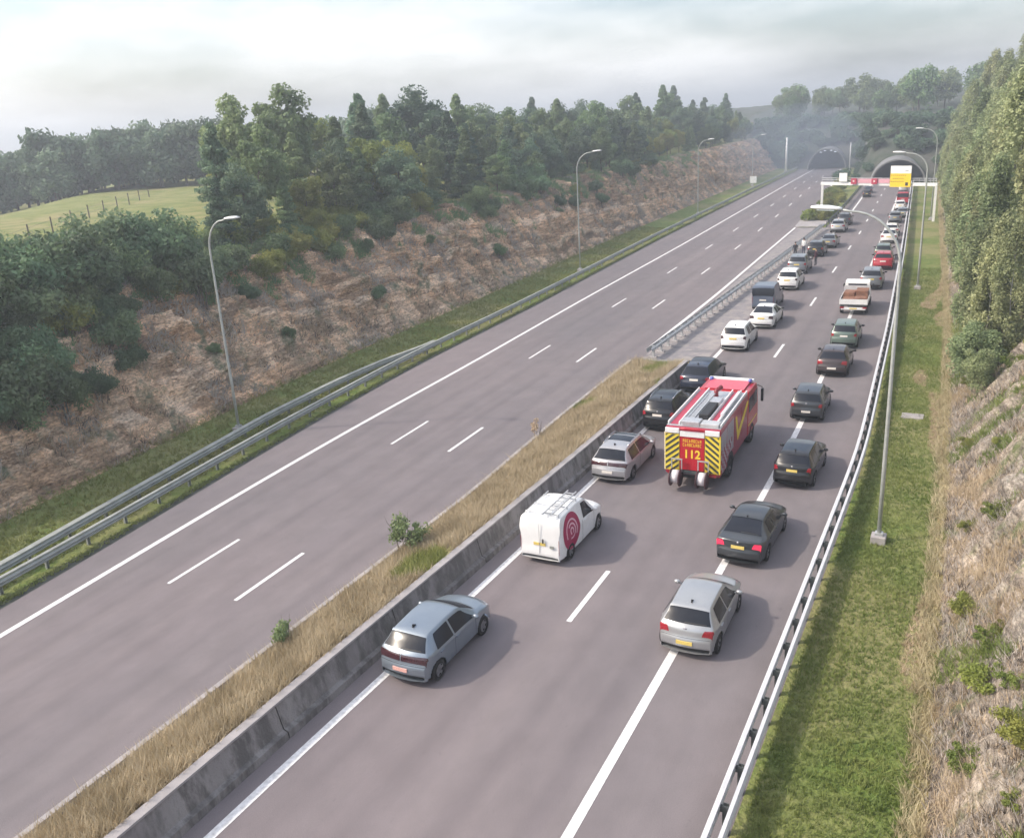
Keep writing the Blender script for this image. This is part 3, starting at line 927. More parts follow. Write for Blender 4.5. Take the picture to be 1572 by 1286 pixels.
# right-hand wood: slim birches and bushy trees on the bank
GR_ = 'trees crowding the right-hand bank'
RLAB = ['slim birch with a pale trunk on the right-hand bank', 'dense green tree on the right-hand bank', 'darker tree in the back of the wood on the right-hand bank']
TR = [make_plant('birch_tree', RLAB[0], 'tree', GR_, M['leaf_birch'], M['bark_birch'], 13.5, (1.7, 1.7, 5), 6, 52, 200, 0.135, 0.10, 'slim', 21, (0.6, 1.1)),
      make_plant('birch_tree', RLAB[0], 'tree', GR_, M['leaf_birch'], M['bark_birch'], 12, (1.9, 1.9, 5), 6, 48, 200, 0.135, 0.09, 'slim', 22, (0.6, 1.1)),
      make_plant('broadleaf_tree', RLAB[1], 'tree', GR_, M['leaf_right'], M['bark'], 11, (2.6, 2.6, 4.8), 5.6, 38, 270, 0.145, 0.15, 'round', 23, (0.8, 1.4)),
      make_plant('broadleaf_tree', RLAB[2], 'tree', GR_, M['leaf_mid'], M['bark'], 14, (3.4, 3.4, 6), 7.2, 32, 200, 0.24, 0.2, 'round', 24)]
RK = [0, 0, 1, 2]
def rtree(d, yy, k, s):
    x = float(xDS(yy)) + d
    place(TR[k], x, yy, float(z_right(x, yy)) - 0.3, s, RLAB[RK[k]])
for row, (d0, step, y_start, kk, sc) in enumerate([(1.5, 2.3, 50, (0.40, 0.36, 0.24, 0), 0.62), (3.6, 3.0, 53, (0.38, 0.32, 0.26, 0.04), 0.86), (6.2, 4.0, 60, (0.3, 0.25, 0.3, 0.15), 1.0),
                                                   (10.5, 5.2, 70, (0.15, 0.15, 0.35, 0.35), 1.05), (16, 6.5, 74, (0.05, 0.05, 0.3, 0.6), 1.1)]):
    yy = y_start
    while yy < 215:
        rtree(d0 + random.uniform(-0.8, 0.8), yy, random.choices([0, 1, 2, 3], kk)[0], sc * random.uniform(0.85, 1.12))
        yy += step * random.uniform(0.75, 1.25) * (1 + max(0, yy - 95) / 140)

for d, yy, k, s_ in ((1.2, 46.5, 2, .42), (2.4, 47.5, 0, .5), (1.6, 49.2, 1, .5), (3.2, 50, 2, .5), (1.0, 48.4, 2, .35), (4.2, 52.5, 0, .62), (5.4, 56, 2, .62), (1.3, 44.6, 2, .28)):
    rtree(d, yy, k, s_)
# trees over the tunnels
GH = 'trees on the hill above the tunnels'
HL = 'hazy tree on the hill above the tunnel mouths'
ht = make_plant('broadleaf_tree', HL, 'tree', GH, M['leaf_mid'], M['bark'], 12, (4.4, 4.4, 5.2), 6.6, 24, 170, 0.36, 0.25, 'round', 31, (1.4, 2.3))
for i in range(36):
    x = random.uniform(-62, 16)
    yy = random.uniform(232, 300) if x > -20 else random.uniform(272, 330)
    place(ht, x, yy, float(z_hill(x, yy)) - 0.4, random.uniform(0.6, 1.1))

hb_ = make_plant('hillside_shrub', 'dark hazy shrub on the slope around the tunnel mouths', 'shrub', 'shrubs on the slope around the tunnel mouths', M['leaf_dark'], M['bark'], 3.6, (2.0, 2.0, 1.4), 1.6, 14, 120, 0.22, 0.05, 'round', 45, (0.6, 1.1))
for i in range(230):
    x = random.uniform(-60, 4)
    yy = random.uniform(243, 268) if x < -27 else random.uniform(194, 226)
    if abs(x + 37) < 6 and float(z_hill(x, yy)) < 5.2: continue
    if abs(x + 15.5) < 6.5 and float(z_hill(x, yy)) < 5.2: continue
    place(hb_, x, yy, float(z_hill(x, yy)) - 0.4, random.uniform(0.6, 1.3))
# shrubs
GS = 'bushes on the upper part of the cutting'
SLAB = ['blue-green bush on the upper part of the rocky cutting', 'yellow-green bush at the crest of the rocky cutting', 'mid green bush on the rocky cutting']
SH = [make_plant('bush', SLAB[0], 'bush', GS, M['leaf_bush'], M['bark'], 3.2, (1.7, 1.7, 1.3), 1.55, 20, 330, 0.105, 0.05, 'round', 41, (0.5, 0.95)),
      make_plant('bush', SLAB[1], 'bush', GS, M['leaf_olive'], M['bark'], 2.4, (1.6, 1.5, 0.9), 1.1, 18, 280, 0.09, 0.04, 'round', 42, (0.4, 0.8)),
      make_plant('bush', SLAB[2], 'bush', GS, M['leaf_mid'], M['bark'], 2.6, (1.5, 1.6, 1.1), 1.3, 18, 300, 0.10, 0.05, 'round', 43, (0.45, 0.85))]
def bush(k, d, yy, s):
    x = float(xGL(yy)) - d
    place(SH[k], x, yy, float(z_left(x, yy)) - 0.15, s, SLAB[k])
for i in range(34):      # big dark mass at the near left
    yy = random.uniform(20, 40)
    bush(random.choices([0, 2, 1], [0.6, 0.3, 0.1])[0], random.uniform(10.0, 15.5) - (yy - 20) * 0.03, yy, random.uniform(0.8, 1.45))
for i in range(26):      # the dark mass spills down over the near rock
    yy = random.uniform(19, 33)
    bush(random.choices([0, 2], [0.7, 0.3])[0], random.uniform(7.6, 11.5), yy, random.uniform(0.5, 1.0) * (1.2 if yy < 26 else .8))
for i in range(44):      # mixed band along the crest
    yy = random.uniform(34, 62)
    bush(random.choices([0, 1, 2], [0.2, 0.55, 0.25])[0], random.uniform(10.2, 15.5), yy, random.uniform(0.5, 1.0))
for i in range(20):
    yy = random.uniform(60, 150)
    bush(random.choices([0, 1, 2], [0.5, 0.15, 0.35])[0], random.uniform(10.3, 13.5), yy, random.uniform(0.5, 1.1))
for i in range(16):
    yy = random.uniform(26, 120)
    bush(random.choices([0, 1, 2], [0.4, 0.2, 0.4])[0], random.uniform(7.0, 11), yy, random.uniform(0.3, 0.6))

GBK = 'small bushes on the lower right-hand bank'
BLAB = 'small green bush on the dry soil of the lower right-hand bank'
sb = make_plant('bush', BLAB, 'bush', GBK, M['leaf_olive'], M['bark'], 1.3, (1.15, 1.0, 0.45), 0.42, 22, 150, 0.048, 0.015, 'round', 51, (0.14, 0.34))
for i in range(90):
    yy = random.uniform(14, 60)
    x = float(xDS(yy)) + random.uniform(0.9, 6.5)
    place(sb, x, yy, float(z_right(x, yy)) - 0.1, random.uniform(0.25, 0.7))
GI = 'bushes on the island between the carriageways'
ib = make_plant('bush', 'light green bush on the grassy island before the tunnels', 'bush', GI, M['leaf_olive'], M['bark'], 1.8, (1.2, 1.2, 0.7), 0.8, 12, 130, 0.14, 0.04, 'round', 52, (0.35, 0.7))
for i in range(30):
    yy = random.uniform(128, 190)
    t = random.uniform(0.2, 0.8)
    x = float(xGW(yy)) * t + float(xGM(yy)) * (1 - t)
    place(ib, x, yy, 0.0, random.uniform(0.5, 1.1))
mbush = make_plant('bush', 'leafy green bush growing in the dry grass of the planted median', 'bush', None, M['leaf_mid'], M['bark'], 1.7, (0.95, 0.8, 0.75), 0.55, 26, 70, 0.06, 0.018, 'round', 61, (0.12, 0.34))
place(mbush, -17.55, 23.7, 0.35, 0.98)
mb2 = make_plant('weed_clump', 'low green weed clump among dry grass near the bottom of the median', 'weed', None, M['leaf_mid'], M['bark'], 0.9, (0.5, 0.5, 0.25), 0.3, 9, 50, 0.06, 0.02, 'round', 62, (0.15, 0.28))
place(mb2, -17.55, 17.2, 0.4, 0.9)
mb3 = make_plant('weed_clump', 'tall dry weed standing on the left kerb of the planted median', 'weed', None, M['straw'], M['bark'], 1.2, (0.35, 0.35, 0.5), 0.7, 9, 50, 0.05, 0.02, 'round', 63, (0.12, 0.22))
place(mb3, -18.35, 36.3, 0.25, 0.9)

# ------------------------------------------------------------------ ground cover (uncountable)
def tufts(name, P, h, k, w, lean, material, parent=None):
    P = np.asarray(P, float)
    N = len(P)
    B = np.repeat(P, k, 0) + np.concatenate([rng.normal(size=(N * k, 2)) * w * 2.2, np.zeros((N * k, 1))], 1)
    hh = np.repeat(np.asarray(h, float) if hasattr(h, '__len__') else rng.uniform(0.55, 1.25, N) * h, k) * rng.uniform(0.6, 1.2, N * k)
    a = rng.random(N * k) * 6.283
    t = np.stack([np.cos(a), np.sin(a), np.zeros(N * k)], 1) * w
    ln = np.concatenate([rng.normal(size=(N * k, 2)) * lean, np.ones((N * k, 1))], 1)
    tip = B + ln * hh[:, None]
    v = np.stack([B - t, B + t, tip], 1).reshape(-1, 3)
    o = mk_np(name, v, np.arange(len(v)).reshape(-1, 3), material)
    o['kind'] = 'stuff'
    return o

def sample(n, y0, y1, xa, xb, ypow=1.0):
    yy = y0 + (y1 - y0) * rng.random(n) ** ypow
    t = rng.random(n)
    x = xa(yy) * (1 - t) + xb(yy) * t
    return x, yy

# dry grass on the median
x, yy = sample(21000, -10, 51.8, lambda y: xKL(y) + 0.3, lambda y: xWL(y) - 0.58, 0.8)
z = bed_z(x, yy)
gmask = np.array([mnoise.noise(Vector((a * 0.45, b * 0.25, 0.3))) for a, b in zip(x, yy)])
sel = gmask < 0.55 - 0.60 * ss(40, 50, yy)
tufts('dry_grass', np.stack([x, yy, z], 1)[sel], 0.34 + 0.25 * ss(42, 50, yy[sel]) * rng.random(sel.sum()), 5, 0.014, 0.45, M['straw'])
tufts('green_grass', np.stack([x, yy, z], 1)[~sel], 0.30, 5, 0.016, 0.45, M['straw_green'])
# mown grass on the right verge
x, yy = sample(26000, 8, 90, lambda y: xGR(y) + 0.4, lambda y: xDS(y), 1.5)
gm_ = np.array([mnoise.noise(Vector((a * 0.8, b * 0.16, 1.3))) for a, b in zip(x, yy)])
edge = (x - xGR(yy)) / (xDS(yy) - xGR(yy))
sel = gm_ + (edge - 0.97) * 0.9 > 0.12
Pz = np.stack([x, yy, 0.03 + 0 * x], 1)
tufts('verge_grass', Pz[~sel], 0.13, 5, 0.014, 0.5, M['straw_green'])
tufts('verge_straw', Pz[sel], 0.14, 5, 0.013, 0.5, M['straw'])
# pale dead grass fringe at the foot of the right bank and scrub up the bank
x, yy = sample(5500, 8, 170, lambda y: xDS(y) - 0.22, lambda y: xDS(y) + 0.28, 1.5)
tufts('dead_grass_fringe', np.stack([x, yy, z_right(x, yy)], 1), 0.32, 5, 0.014, 0.5, M['straw'])
x, yy = sample(64000, 8, 85, lambda y: xDS(y) + 0.25, lambda y: xDS(y) + 9.5, 1.3)
zz = z_right(x, yy) - 0.05
nn = np.array([mnoise.noise(Vector((a * 0.5, b * 0.5, 2.3))) for a, b in zip(x, yy)])
Pz = np.stack([x, yy, zz], 1)
tufts('bank_dry_scrub', Pz[nn < -0.30], 0.30, 5, 0.014, 0.6, M['straw'])
sg_m = (nn >= -0.30) & (nn < 0.20)
k_ = rng.random(sg_m.sum())
tufts('bank_grey_scrub', Pz[sg_m][k_ < .45], 0.32, 5, 0.013, 0.5, M['twig_grey'])
tufts('bank_dark_scrub', Pz[sg_m][(k_ >= .45) & (k_ < .75)], 0.30, 5, 0.014, 0.5, M['twig'])
M['twig_dark'] = leaf_mat('dark_stem_scrub', (0.075, 0.058, 0.050), (0.15, 0.115, 0.09), 0.0, 0.5, 0.1)
tufts('bank_brown_scrub', Pz[sg_m][k_ >= .75], 0.26, 5, 0.014, 0.5, M['twig_dark'])
tufts('bank_green_scrub', Pz[nn >= 0.20], 0.26, 6, 0.016, 0.6, M['straw_green'])
# left verge and cutting scrub
x, yy = sample(16000, 8, 120, lambda y: xGL(y) - 0.3, lambda y: xGL(y) - 5.4, 1.4)
tufts('left_verge_grass', np.stack([x, yy, z_left(x, yy)], 1), 0.22, 5, 0.018, 0.5, M['straw_green'])
x, yy = sample(5000, 0, 150, lambda y: xGL(y) + 0.15, lambda y: xGL(y) + 0.55, 1.4)
tufts('gutter_weeds', np.stack([x, yy, 0 * x], 1), 0.16, 5, 0.016, 0.6, M['straw_green'])
x, yy = sample(44000, 10, 190, lambda y: xGL(y) - 5.0, lambda y: xGL(y) - 13.5, 1.5)
zz = z_left(x, yy) - 0.05
nn = np.array([mnoise.noise(Vector((a * 0.22, b * 0.16, 5.3 + c * 0.2))) for a, b, c in zip(x, yy, zz)])
n2 = np.array([mnoise.noise(Vector((a * 0.6, b * 0.6, 8.3))) for a, b in zip(x, yy)])
dd = xGL(yy) - x
green = n2 + (dd - 10.0) * 0.14 + 0.10 * (yy < 40) > 0.30
bare = (n2 > 0.10) & (~green)
Pz = np.stack([x, yy, zz], 1)
n3 = rng.random(len(x)) * 0.5 - 0.25
s1 = (~green) & (~bare) & (nn + n3 < 0.0)
s2 = (~green) & (~bare) & (nn + n3 >= 0.0)
k_ = rng.random(s1.sum()) < 0.22
tufts('cutting_brown_scrub', Pz[s1][~k_], 0.42, 4, 0.022, 0.6, M['twig'])
tufts('cutting_dark_scrub', Pz[s1][k_], 0.42, 4, 0.024, 0.6, M['twig_dark'])
tufts('cutting_grey_scrub', Pz[s2], 0.42, 4, 0.022, 0.6, M['twig_grey'])
tufts('cutting_green_scrub', Pz[green], 0.50, 5, 0.032, 0.6, M['leaf_mid'])

# ------------------------------------------------------------------ cars: a lofted shell with patches laid on it
def CRm(K, u):
    """Catmull-Rom through rows of K (n,...) at parameters u"""
    n = len(K)
    u = np.clip(u, 0, n - 1 - 1e-6)
    i = np.floor(u).astype(int); t = (u - i)
    p0, p1, p2, p3 = K[np.clip(i - 1, 0, n - 1)], K[i], K[np.clip(i + 1, 0, n - 1)], K[np.clip(i + 2, 0, n - 1)]
    t = t.reshape((-1,) + (1,) * (K.ndim - 1))
    a = 0.36
    m1, m2 = (p2 - p0) * a, (p3 - p1) * a
    return (2 * t**3 - 3 * t**2 + 1) * p1 + (t**3 - 2 * t**2 + t) * m1 + (-2 * t**3 + 3 * t**2) * p2 + (t**3 - t**2) * m2

class Shell:
    def __init__(s, L, W, sil, wr, zsh, w=None, zb=0.24, plan=0.13, nose=0.22):
        s.L, s.W, s.zb, s.plan, s.nose = L, W, zb, plan, nose
        s.sil = np.array(sil, float)
        h = W / 2
        w = w or [(0, .84), (.10, .90), (.28, .955), (.8, 1.0), (L - 1.0, 1.0), (L - .35, .95), (L - .1, .87), (L, .80)]
        y = s.sil[:, 0]
        ev = lambda tab: np.interp(y, [a for a, _ in tab], [b for _, b in tab])
        s.w = ev(w) * h
        s.wr = ev(wr) * h
        s.zs = ev(zsh)
        zt = s.sil[:, 1]
        sec = np.zeros((len(y), 10, 2))
        zs = np.minimum(s.zs, zt - 0.03)
        hgt = np.clip((zt - zs) / 0.4, 0, 1)
        wrr = np.where(hgt < 0.25, np.minimum(s.wr, s.w * 0.95), s.wr)
        zbb = np.minimum(zb, zt - 0.05)
        mid = np.minimum(zs - 0.12, zt - 0.05)
        sec[:, 0] = np.stack([0 * y, zt + 0.028], 1)
        sec[:, 1] = np.stack([wrr * 0.55, zt + 0.020], 1)
        sec[:, 2] = np.stack([wrr * 0.90, zt], 1)
        sec[:, 3] = np.stack([wrr, zt - 0.012 - 0.035 * hgt], 1)
        sec[:, 4] = np.stack([s.w * 0.985, zs], 1)
        sec[:, 5] = np.stack([s.w, np.maximum(mid, zbb)], 1)
        sec[:, 6] = np.stack([s.w * 0.995, np.maximum(np.minimum(0.52, mid - 0.02), zbb)], 1)
        sec[:, 7] = np.stack([s.w * 0.975, np.maximum(np.minimum(0.34, mid - 0.03), zbb)], 1)
        sec[:, 8] = np.stack([s.w * 0.90, zbb], 1)
        sec[:, 9] = np.stack([0 * y, zbb], 1)
        s.sec = sec
    def P(s, t, q):
        """points for arrays t (silhouette index) and q (signed section index)"""
        t = np.asarray(t, float); q = np.asarray(q, float)
        sh = np.broadcast(t, q).shape
        t = np.broadcast_to(t, sh).ravel(); q = np.broadcast_to(q, sh).ravel()
        y = CRm(s.sil[:, 0], t)
        S = CRm(s.sec, t)                        # (N,10,2)
        a = np.abs(q); n = 10
        a = np.clip(a, 0, 9 - 1e-6)
        i = np.floor(a).astype(int); f = (a - i)[:, None]
        ar = np.arange(len(i))
        p0, p1, p2, p3 = S[ar, np.clip(i - 1, 0, 9)], S[ar, i], S[ar, np.clip(i + 1, 0, 9)], S[ar, np.clip(i + 2, 0, 9)]
        m1, m2 = (p2 - p0) * .3, (p3 - p1) * .3
        pt = (2*f**3-3*f**2+1)*p1 + (f**3-2*f**2+f)*m1 + (-2*f**3+3*f**2)*p2 + (f**3-f**2)*m2
        x = pt[:, 0] * np.sign(q + 1e-12)
        hw = s.W / 2
        yy = y + s.plan * (x / hw) ** 2 * (1 - ss(0.0, 0.9, y)) - s.nose * (x / hw) ** 2 * ss(s.L - 1.6, s.L - 0.2, y) - 0.10 * (x / hw) ** 2 * ss(s.L * .5, s.L * .62, y) * (1 - ss(s.L - 1.6, s.L - .2, y))
        return np.stack([x, yy, pt[:, 1]], 1).reshape(sh + (3,))
    def tY(s, Y, lo=6.0, hi=13.0):
        ts = np.linspace(lo, hi, 400)
        ys_ = CRm(s.sil[:, 0], ts)
        return float(ts[np.argmin(np.abs(ys_ - Y))])
    def body(s, name, material, parent, wheels, rw, arch=True):
        n = len(s.sil)
        td = np.linspace(0, n - 1, 4000)
        p = np.stack([CRm(s.sil[:, 0], td), CRm(s.sil[:, 1], td)], 1)
        ln = np.concatenate([[0], np.cumsum(np.linalg.norm(np.diff(p, axis=0), axis=1))])
        t = np.interp(np.linspace(0, ln[-1], int(ln[-1] / 0.042)), ln, td)
        qh = np.concatenate([np.linspace(0, 5, 21), np.linspace(5, 8, 31)[1:], [8.5, 9]])
        q = np.concatenate([-qh[::-1], qh[1:]])
        G = s.P(t[:, None], q[None, :])
        idx = np.arange(G.shape[0] * G.shape[1]).reshape(G.shape[:2])
        f = np.stack([idx[:-1, :-1], idx[:-1, 1:], idx[1:, 1:], idx[1:, :-1]], -1).reshape(-1, 4)
        v = G.reshape(-1, 3)
        if arch:
            c = v[f].mean(1)
            kill = np.zeros(len(f), bool)
            for wy in wheels:
                kill |= (np.abs(c[:, 0]) > s.W * 0.30) & (np.hypot(c[:, 1] - wy, c[:, 2] - rw) < rw * 1.17)
            f = f[~kill]
        return mk_np(name, v, f, material, parent, True)
    def patch(s, name, material, parent, cor, nt=8, nq=8, off=0.006, rnd=0.0):
        """cor: (t,q) corners in order a(start), b(across q), c, d ; bilinear patch offset outward"""
        (t0, q0), (t1, q1), (t2, q2), (t3, q3) = cor
        a = np.linspace(0, 1, nt)[:, None]; b = np.linspace(0, 1, nq)[None, :]
        t = (t0 * (1 - b) + t1 * b) * (1 - a) + (t3 * (1 - b) + t2 * b) * a
        q = (q0 * (1 - b) + q1 * b) * (1 - a) + (q3 * (1 - b) + q2 * b) * a
        e = 1e-3
        P0 = s.P(t, q)
        n = np.cross(s.P(t, q + e) - s.P(t, q - e), s.P(t + e, q) - s.P(t - e, q))
        n /= np.linalg.norm(n, axis=-1)[..., None] + 1e-12
        cen = np.array([0, s.L / 2, 0.7])
        sg = np.sign((n * (P0 - cen)).sum(-1).mean())
        o = grid(P0 + n * sg * off, name, material, parent, True)
        return o

def band(s, name, material, parent, t0, t1, q0, q1, **k):
    return s.patch(name, material, parent, [(t0, q0), (t0, q1), (t1, q1), (t1, q0)], **k)

def wheel(parent, x, y, r, w, side, rimmat=None):
    mb = MB()
    prof = [(-w / 2, r * .62), (-w / 2, r * .93), (-w / 2 + .03, r), (w / 2 - .03, r), (w / 2, r * .93), (w / 2, r * .62)]
    n = 24
    vs, fs = [], []
    for i in range(n):
        a = 2 * math.pi * i / n
        for px, pr in prof:
            vs.append((px, pr * math.cos(a), pr * math.sin(a)))
    k = len(prof)
    for i in range(n):
        j = (i + 1) % n
        for a in range(k - 1):
            fs.append((i * k + a, i * k + a + 1, j * k + a + 1, j * k + a))
    mb.add(vs, fs)
    t = mb.build('wheel', M['tyre'], parent, True)
    t.location = (x, y, r)
    rb = MB()
    xo = side * (w / 2 - 0.02)
    ring = []
    for rr in (r * .66, r * .57):
        for i in range(n):
            a = 2 * math.pi * i / n
            ring.append((xo, rr * math.cos(a), rr * math.sin(a)))
    rb.add(ring, [(i, (i + 1) % n, n + (i + 1) % n, n + i) for i in range(n)])
    for i in range(5):
        a = 2 * math.pi * i / 5
        ca, sa = math.cos(a), math.sin(a)
        pts = [(-.05, .05), (.05, .05), (.045, r * .6), (-.045, r * .6)]
        rb.add([(xo + side * .006, u * ca - v_ * sa, u * sa + v_ * ca) for u, v_ in pts], [(0, 1, 2, 3)])
    rb.add([(xo - side * .06, r * .64 * math.cos(2 * math.pi * i / n), r * .64 * math.sin(2 * math.pi * i / n)) for i in range(n)], [tuple(range(n))])
    ro = rb.build('rim', rimmat or M['rim'], t)
    return t

SIL = {
 'hatch': dict(L=4.1, W=1.78, sil=[(.07,.30),(.0,.40),(.0,.60),(.05,.72),(.09,.90),(.17,1.0),(.42,1.20),(.62,1.36),(.85,1.43),(1.6,1.47),(2.1,1.45),(2.42,1.38),(3.12,1.02),(3.3,.97),(3.75,.88),(4.02,.74),(4.10,.55),(4.05,.30)],
    wr=[(0,.82),(.17,.86),(.42,.76),(.62,.70),(.85,.67),(1.7,.68),(2.42,.68),(3.12,.82),(3.4,.88),(4.1,.7)], zsh=[(0,.93),(1,.95),(3,.91),(4.1,.75)], glass=(5.25,6.95), lamp=(3.15,4.75), tq=(1.3,4.6), wy=(.72,3.28), rw=.315, win=(.60,3.06), bp=(1.62,2.2)),
 'suv': dict(L=4.45, W=1.84, sil=[(.08,.34),(.0,.46),(.0,.70),(.05,.82),(.08,1.02),(.14,1.12),(.30,1.33),(.46,1.53),(.75,1.61),(1.7,1.65),(2.3,1.62),(2.6,1.55),(3.25,1.14),(3.45,1.09),(4.05,1.0),(4.36,.86),(4.45,.62),(4.38,.34)],
    wr=[(0,.86),(.14,.88),(.30,.80),(.46,.74),(.75,.70),(1.7,.71),(2.6,.71),(3.25,.83),(3.5,.88),(4.45,.72)], zsh=[(0,1.02),(1,1.04),(3,1.0),(4.45,.85)], glass=(5.2,6.95), lamp=(3.2,4.7), tq=(1.7,4.7), wy=(.82,3.50), rw=.355, win=(.62,3.18), bp=(1.55,2.4)),
 'estate': dict(L=4.6, W=1.82, sil=[(.07,.30),(.0,.40),(.0,.62),(.05,.74),(.10,.92),(.18,1.0),(.45,1.19),(.72,1.38),(1.0,1.45),(2.0,1.49),(2.6,1.46),(2.9,1.39),(3.6,1.01),(3.8,.96),(4.25,.87),(4.52,.73),(4.6,.54),(4.55,.30)],
    wr=[(0,.82),(.18,.86),(.45,.76),(.72,.70),(1.0,.67),(2.0,.68),(2.9,.68),(3.6,.82),(3.9,.88),(4.6,.7)], zsh=[(0,.94),(1,.95),(3.5,.90),(4.6,.75)], glass=(5.25,6.95), lamp=(3.25,4.7), tq=(1.6,4.6), wy=(.92,3.64), rw=.32, win=(.62,3.5), bp=(1.75,2.65)),
 'sedan': dict(L=4.6, W=1.84, sil=[(.08,.30),(.0,.40),(.0,.60),(.05,.72),(.08,.92),(.12,1.02),(.62,1.06),(1.0,1.25),(1.42,1.40),(2.0,1.44),(2.5,1.42),(2.8,1.36),(3.6,1.0),(3.8,.95),(4.25,.86),(4.52,.72),(4.6,.54),(4.55,.30)],
    wr=[(0,.82),(.12,.86),(.62,.82),(1.0,.72),(1.42,.66),(2.0,.66),(2.8,.67),(3.6,.82),(3.9,.88),(4.6,.7)], zsh=[(0,.94),(1,.96),(3.5,.90),(4.6,.75)], glass=(6.12,7.95), lamp=(3.15,4.65), tq=(1.3,4.6), wy=(.98,3.72), rw=.325, win=(1.15,3.42), bp=(1.95,2.6)),
 'van': dict(L=4.3, W=1.80, sil=[(.05,.28),(.0,.36),(.0,.52),(.02,.70),(.03,1.05),(.05,1.40),(.09,1.66),(.16,1.78),(.40,1.83),(1.6,1.85),(2.3,1.80),(2.6,1.70),(3.30,1.14),(3.45,1.08),(4.0,.96),(4.24,.80),(4.30,.58),(4.24,.30)],
    wr=[(0,.93),(.1,.89),(.4,.84),(1.7,.83),(2.4,.82),(2.6,.78),(3.3,.84),(3.5,.9),(4.3,.72)], zsh=[(0,1.12),(1,1.14),(3,1.06),(4.3,.85)], glass=None, lamp=(2.6,4.3), tq=(3.3,4.8), wy=(.85,3.52), rw=.32, win=(2.02,3.25), bp=None),
}
shells = {k: Shell(v['L'], v['W'], v['sil'], v['wr'], v['zsh'], plan=(0.03 if k == 'van' else 0.20)) for k, v in SIL.items()}
PROTO_BODY = {}

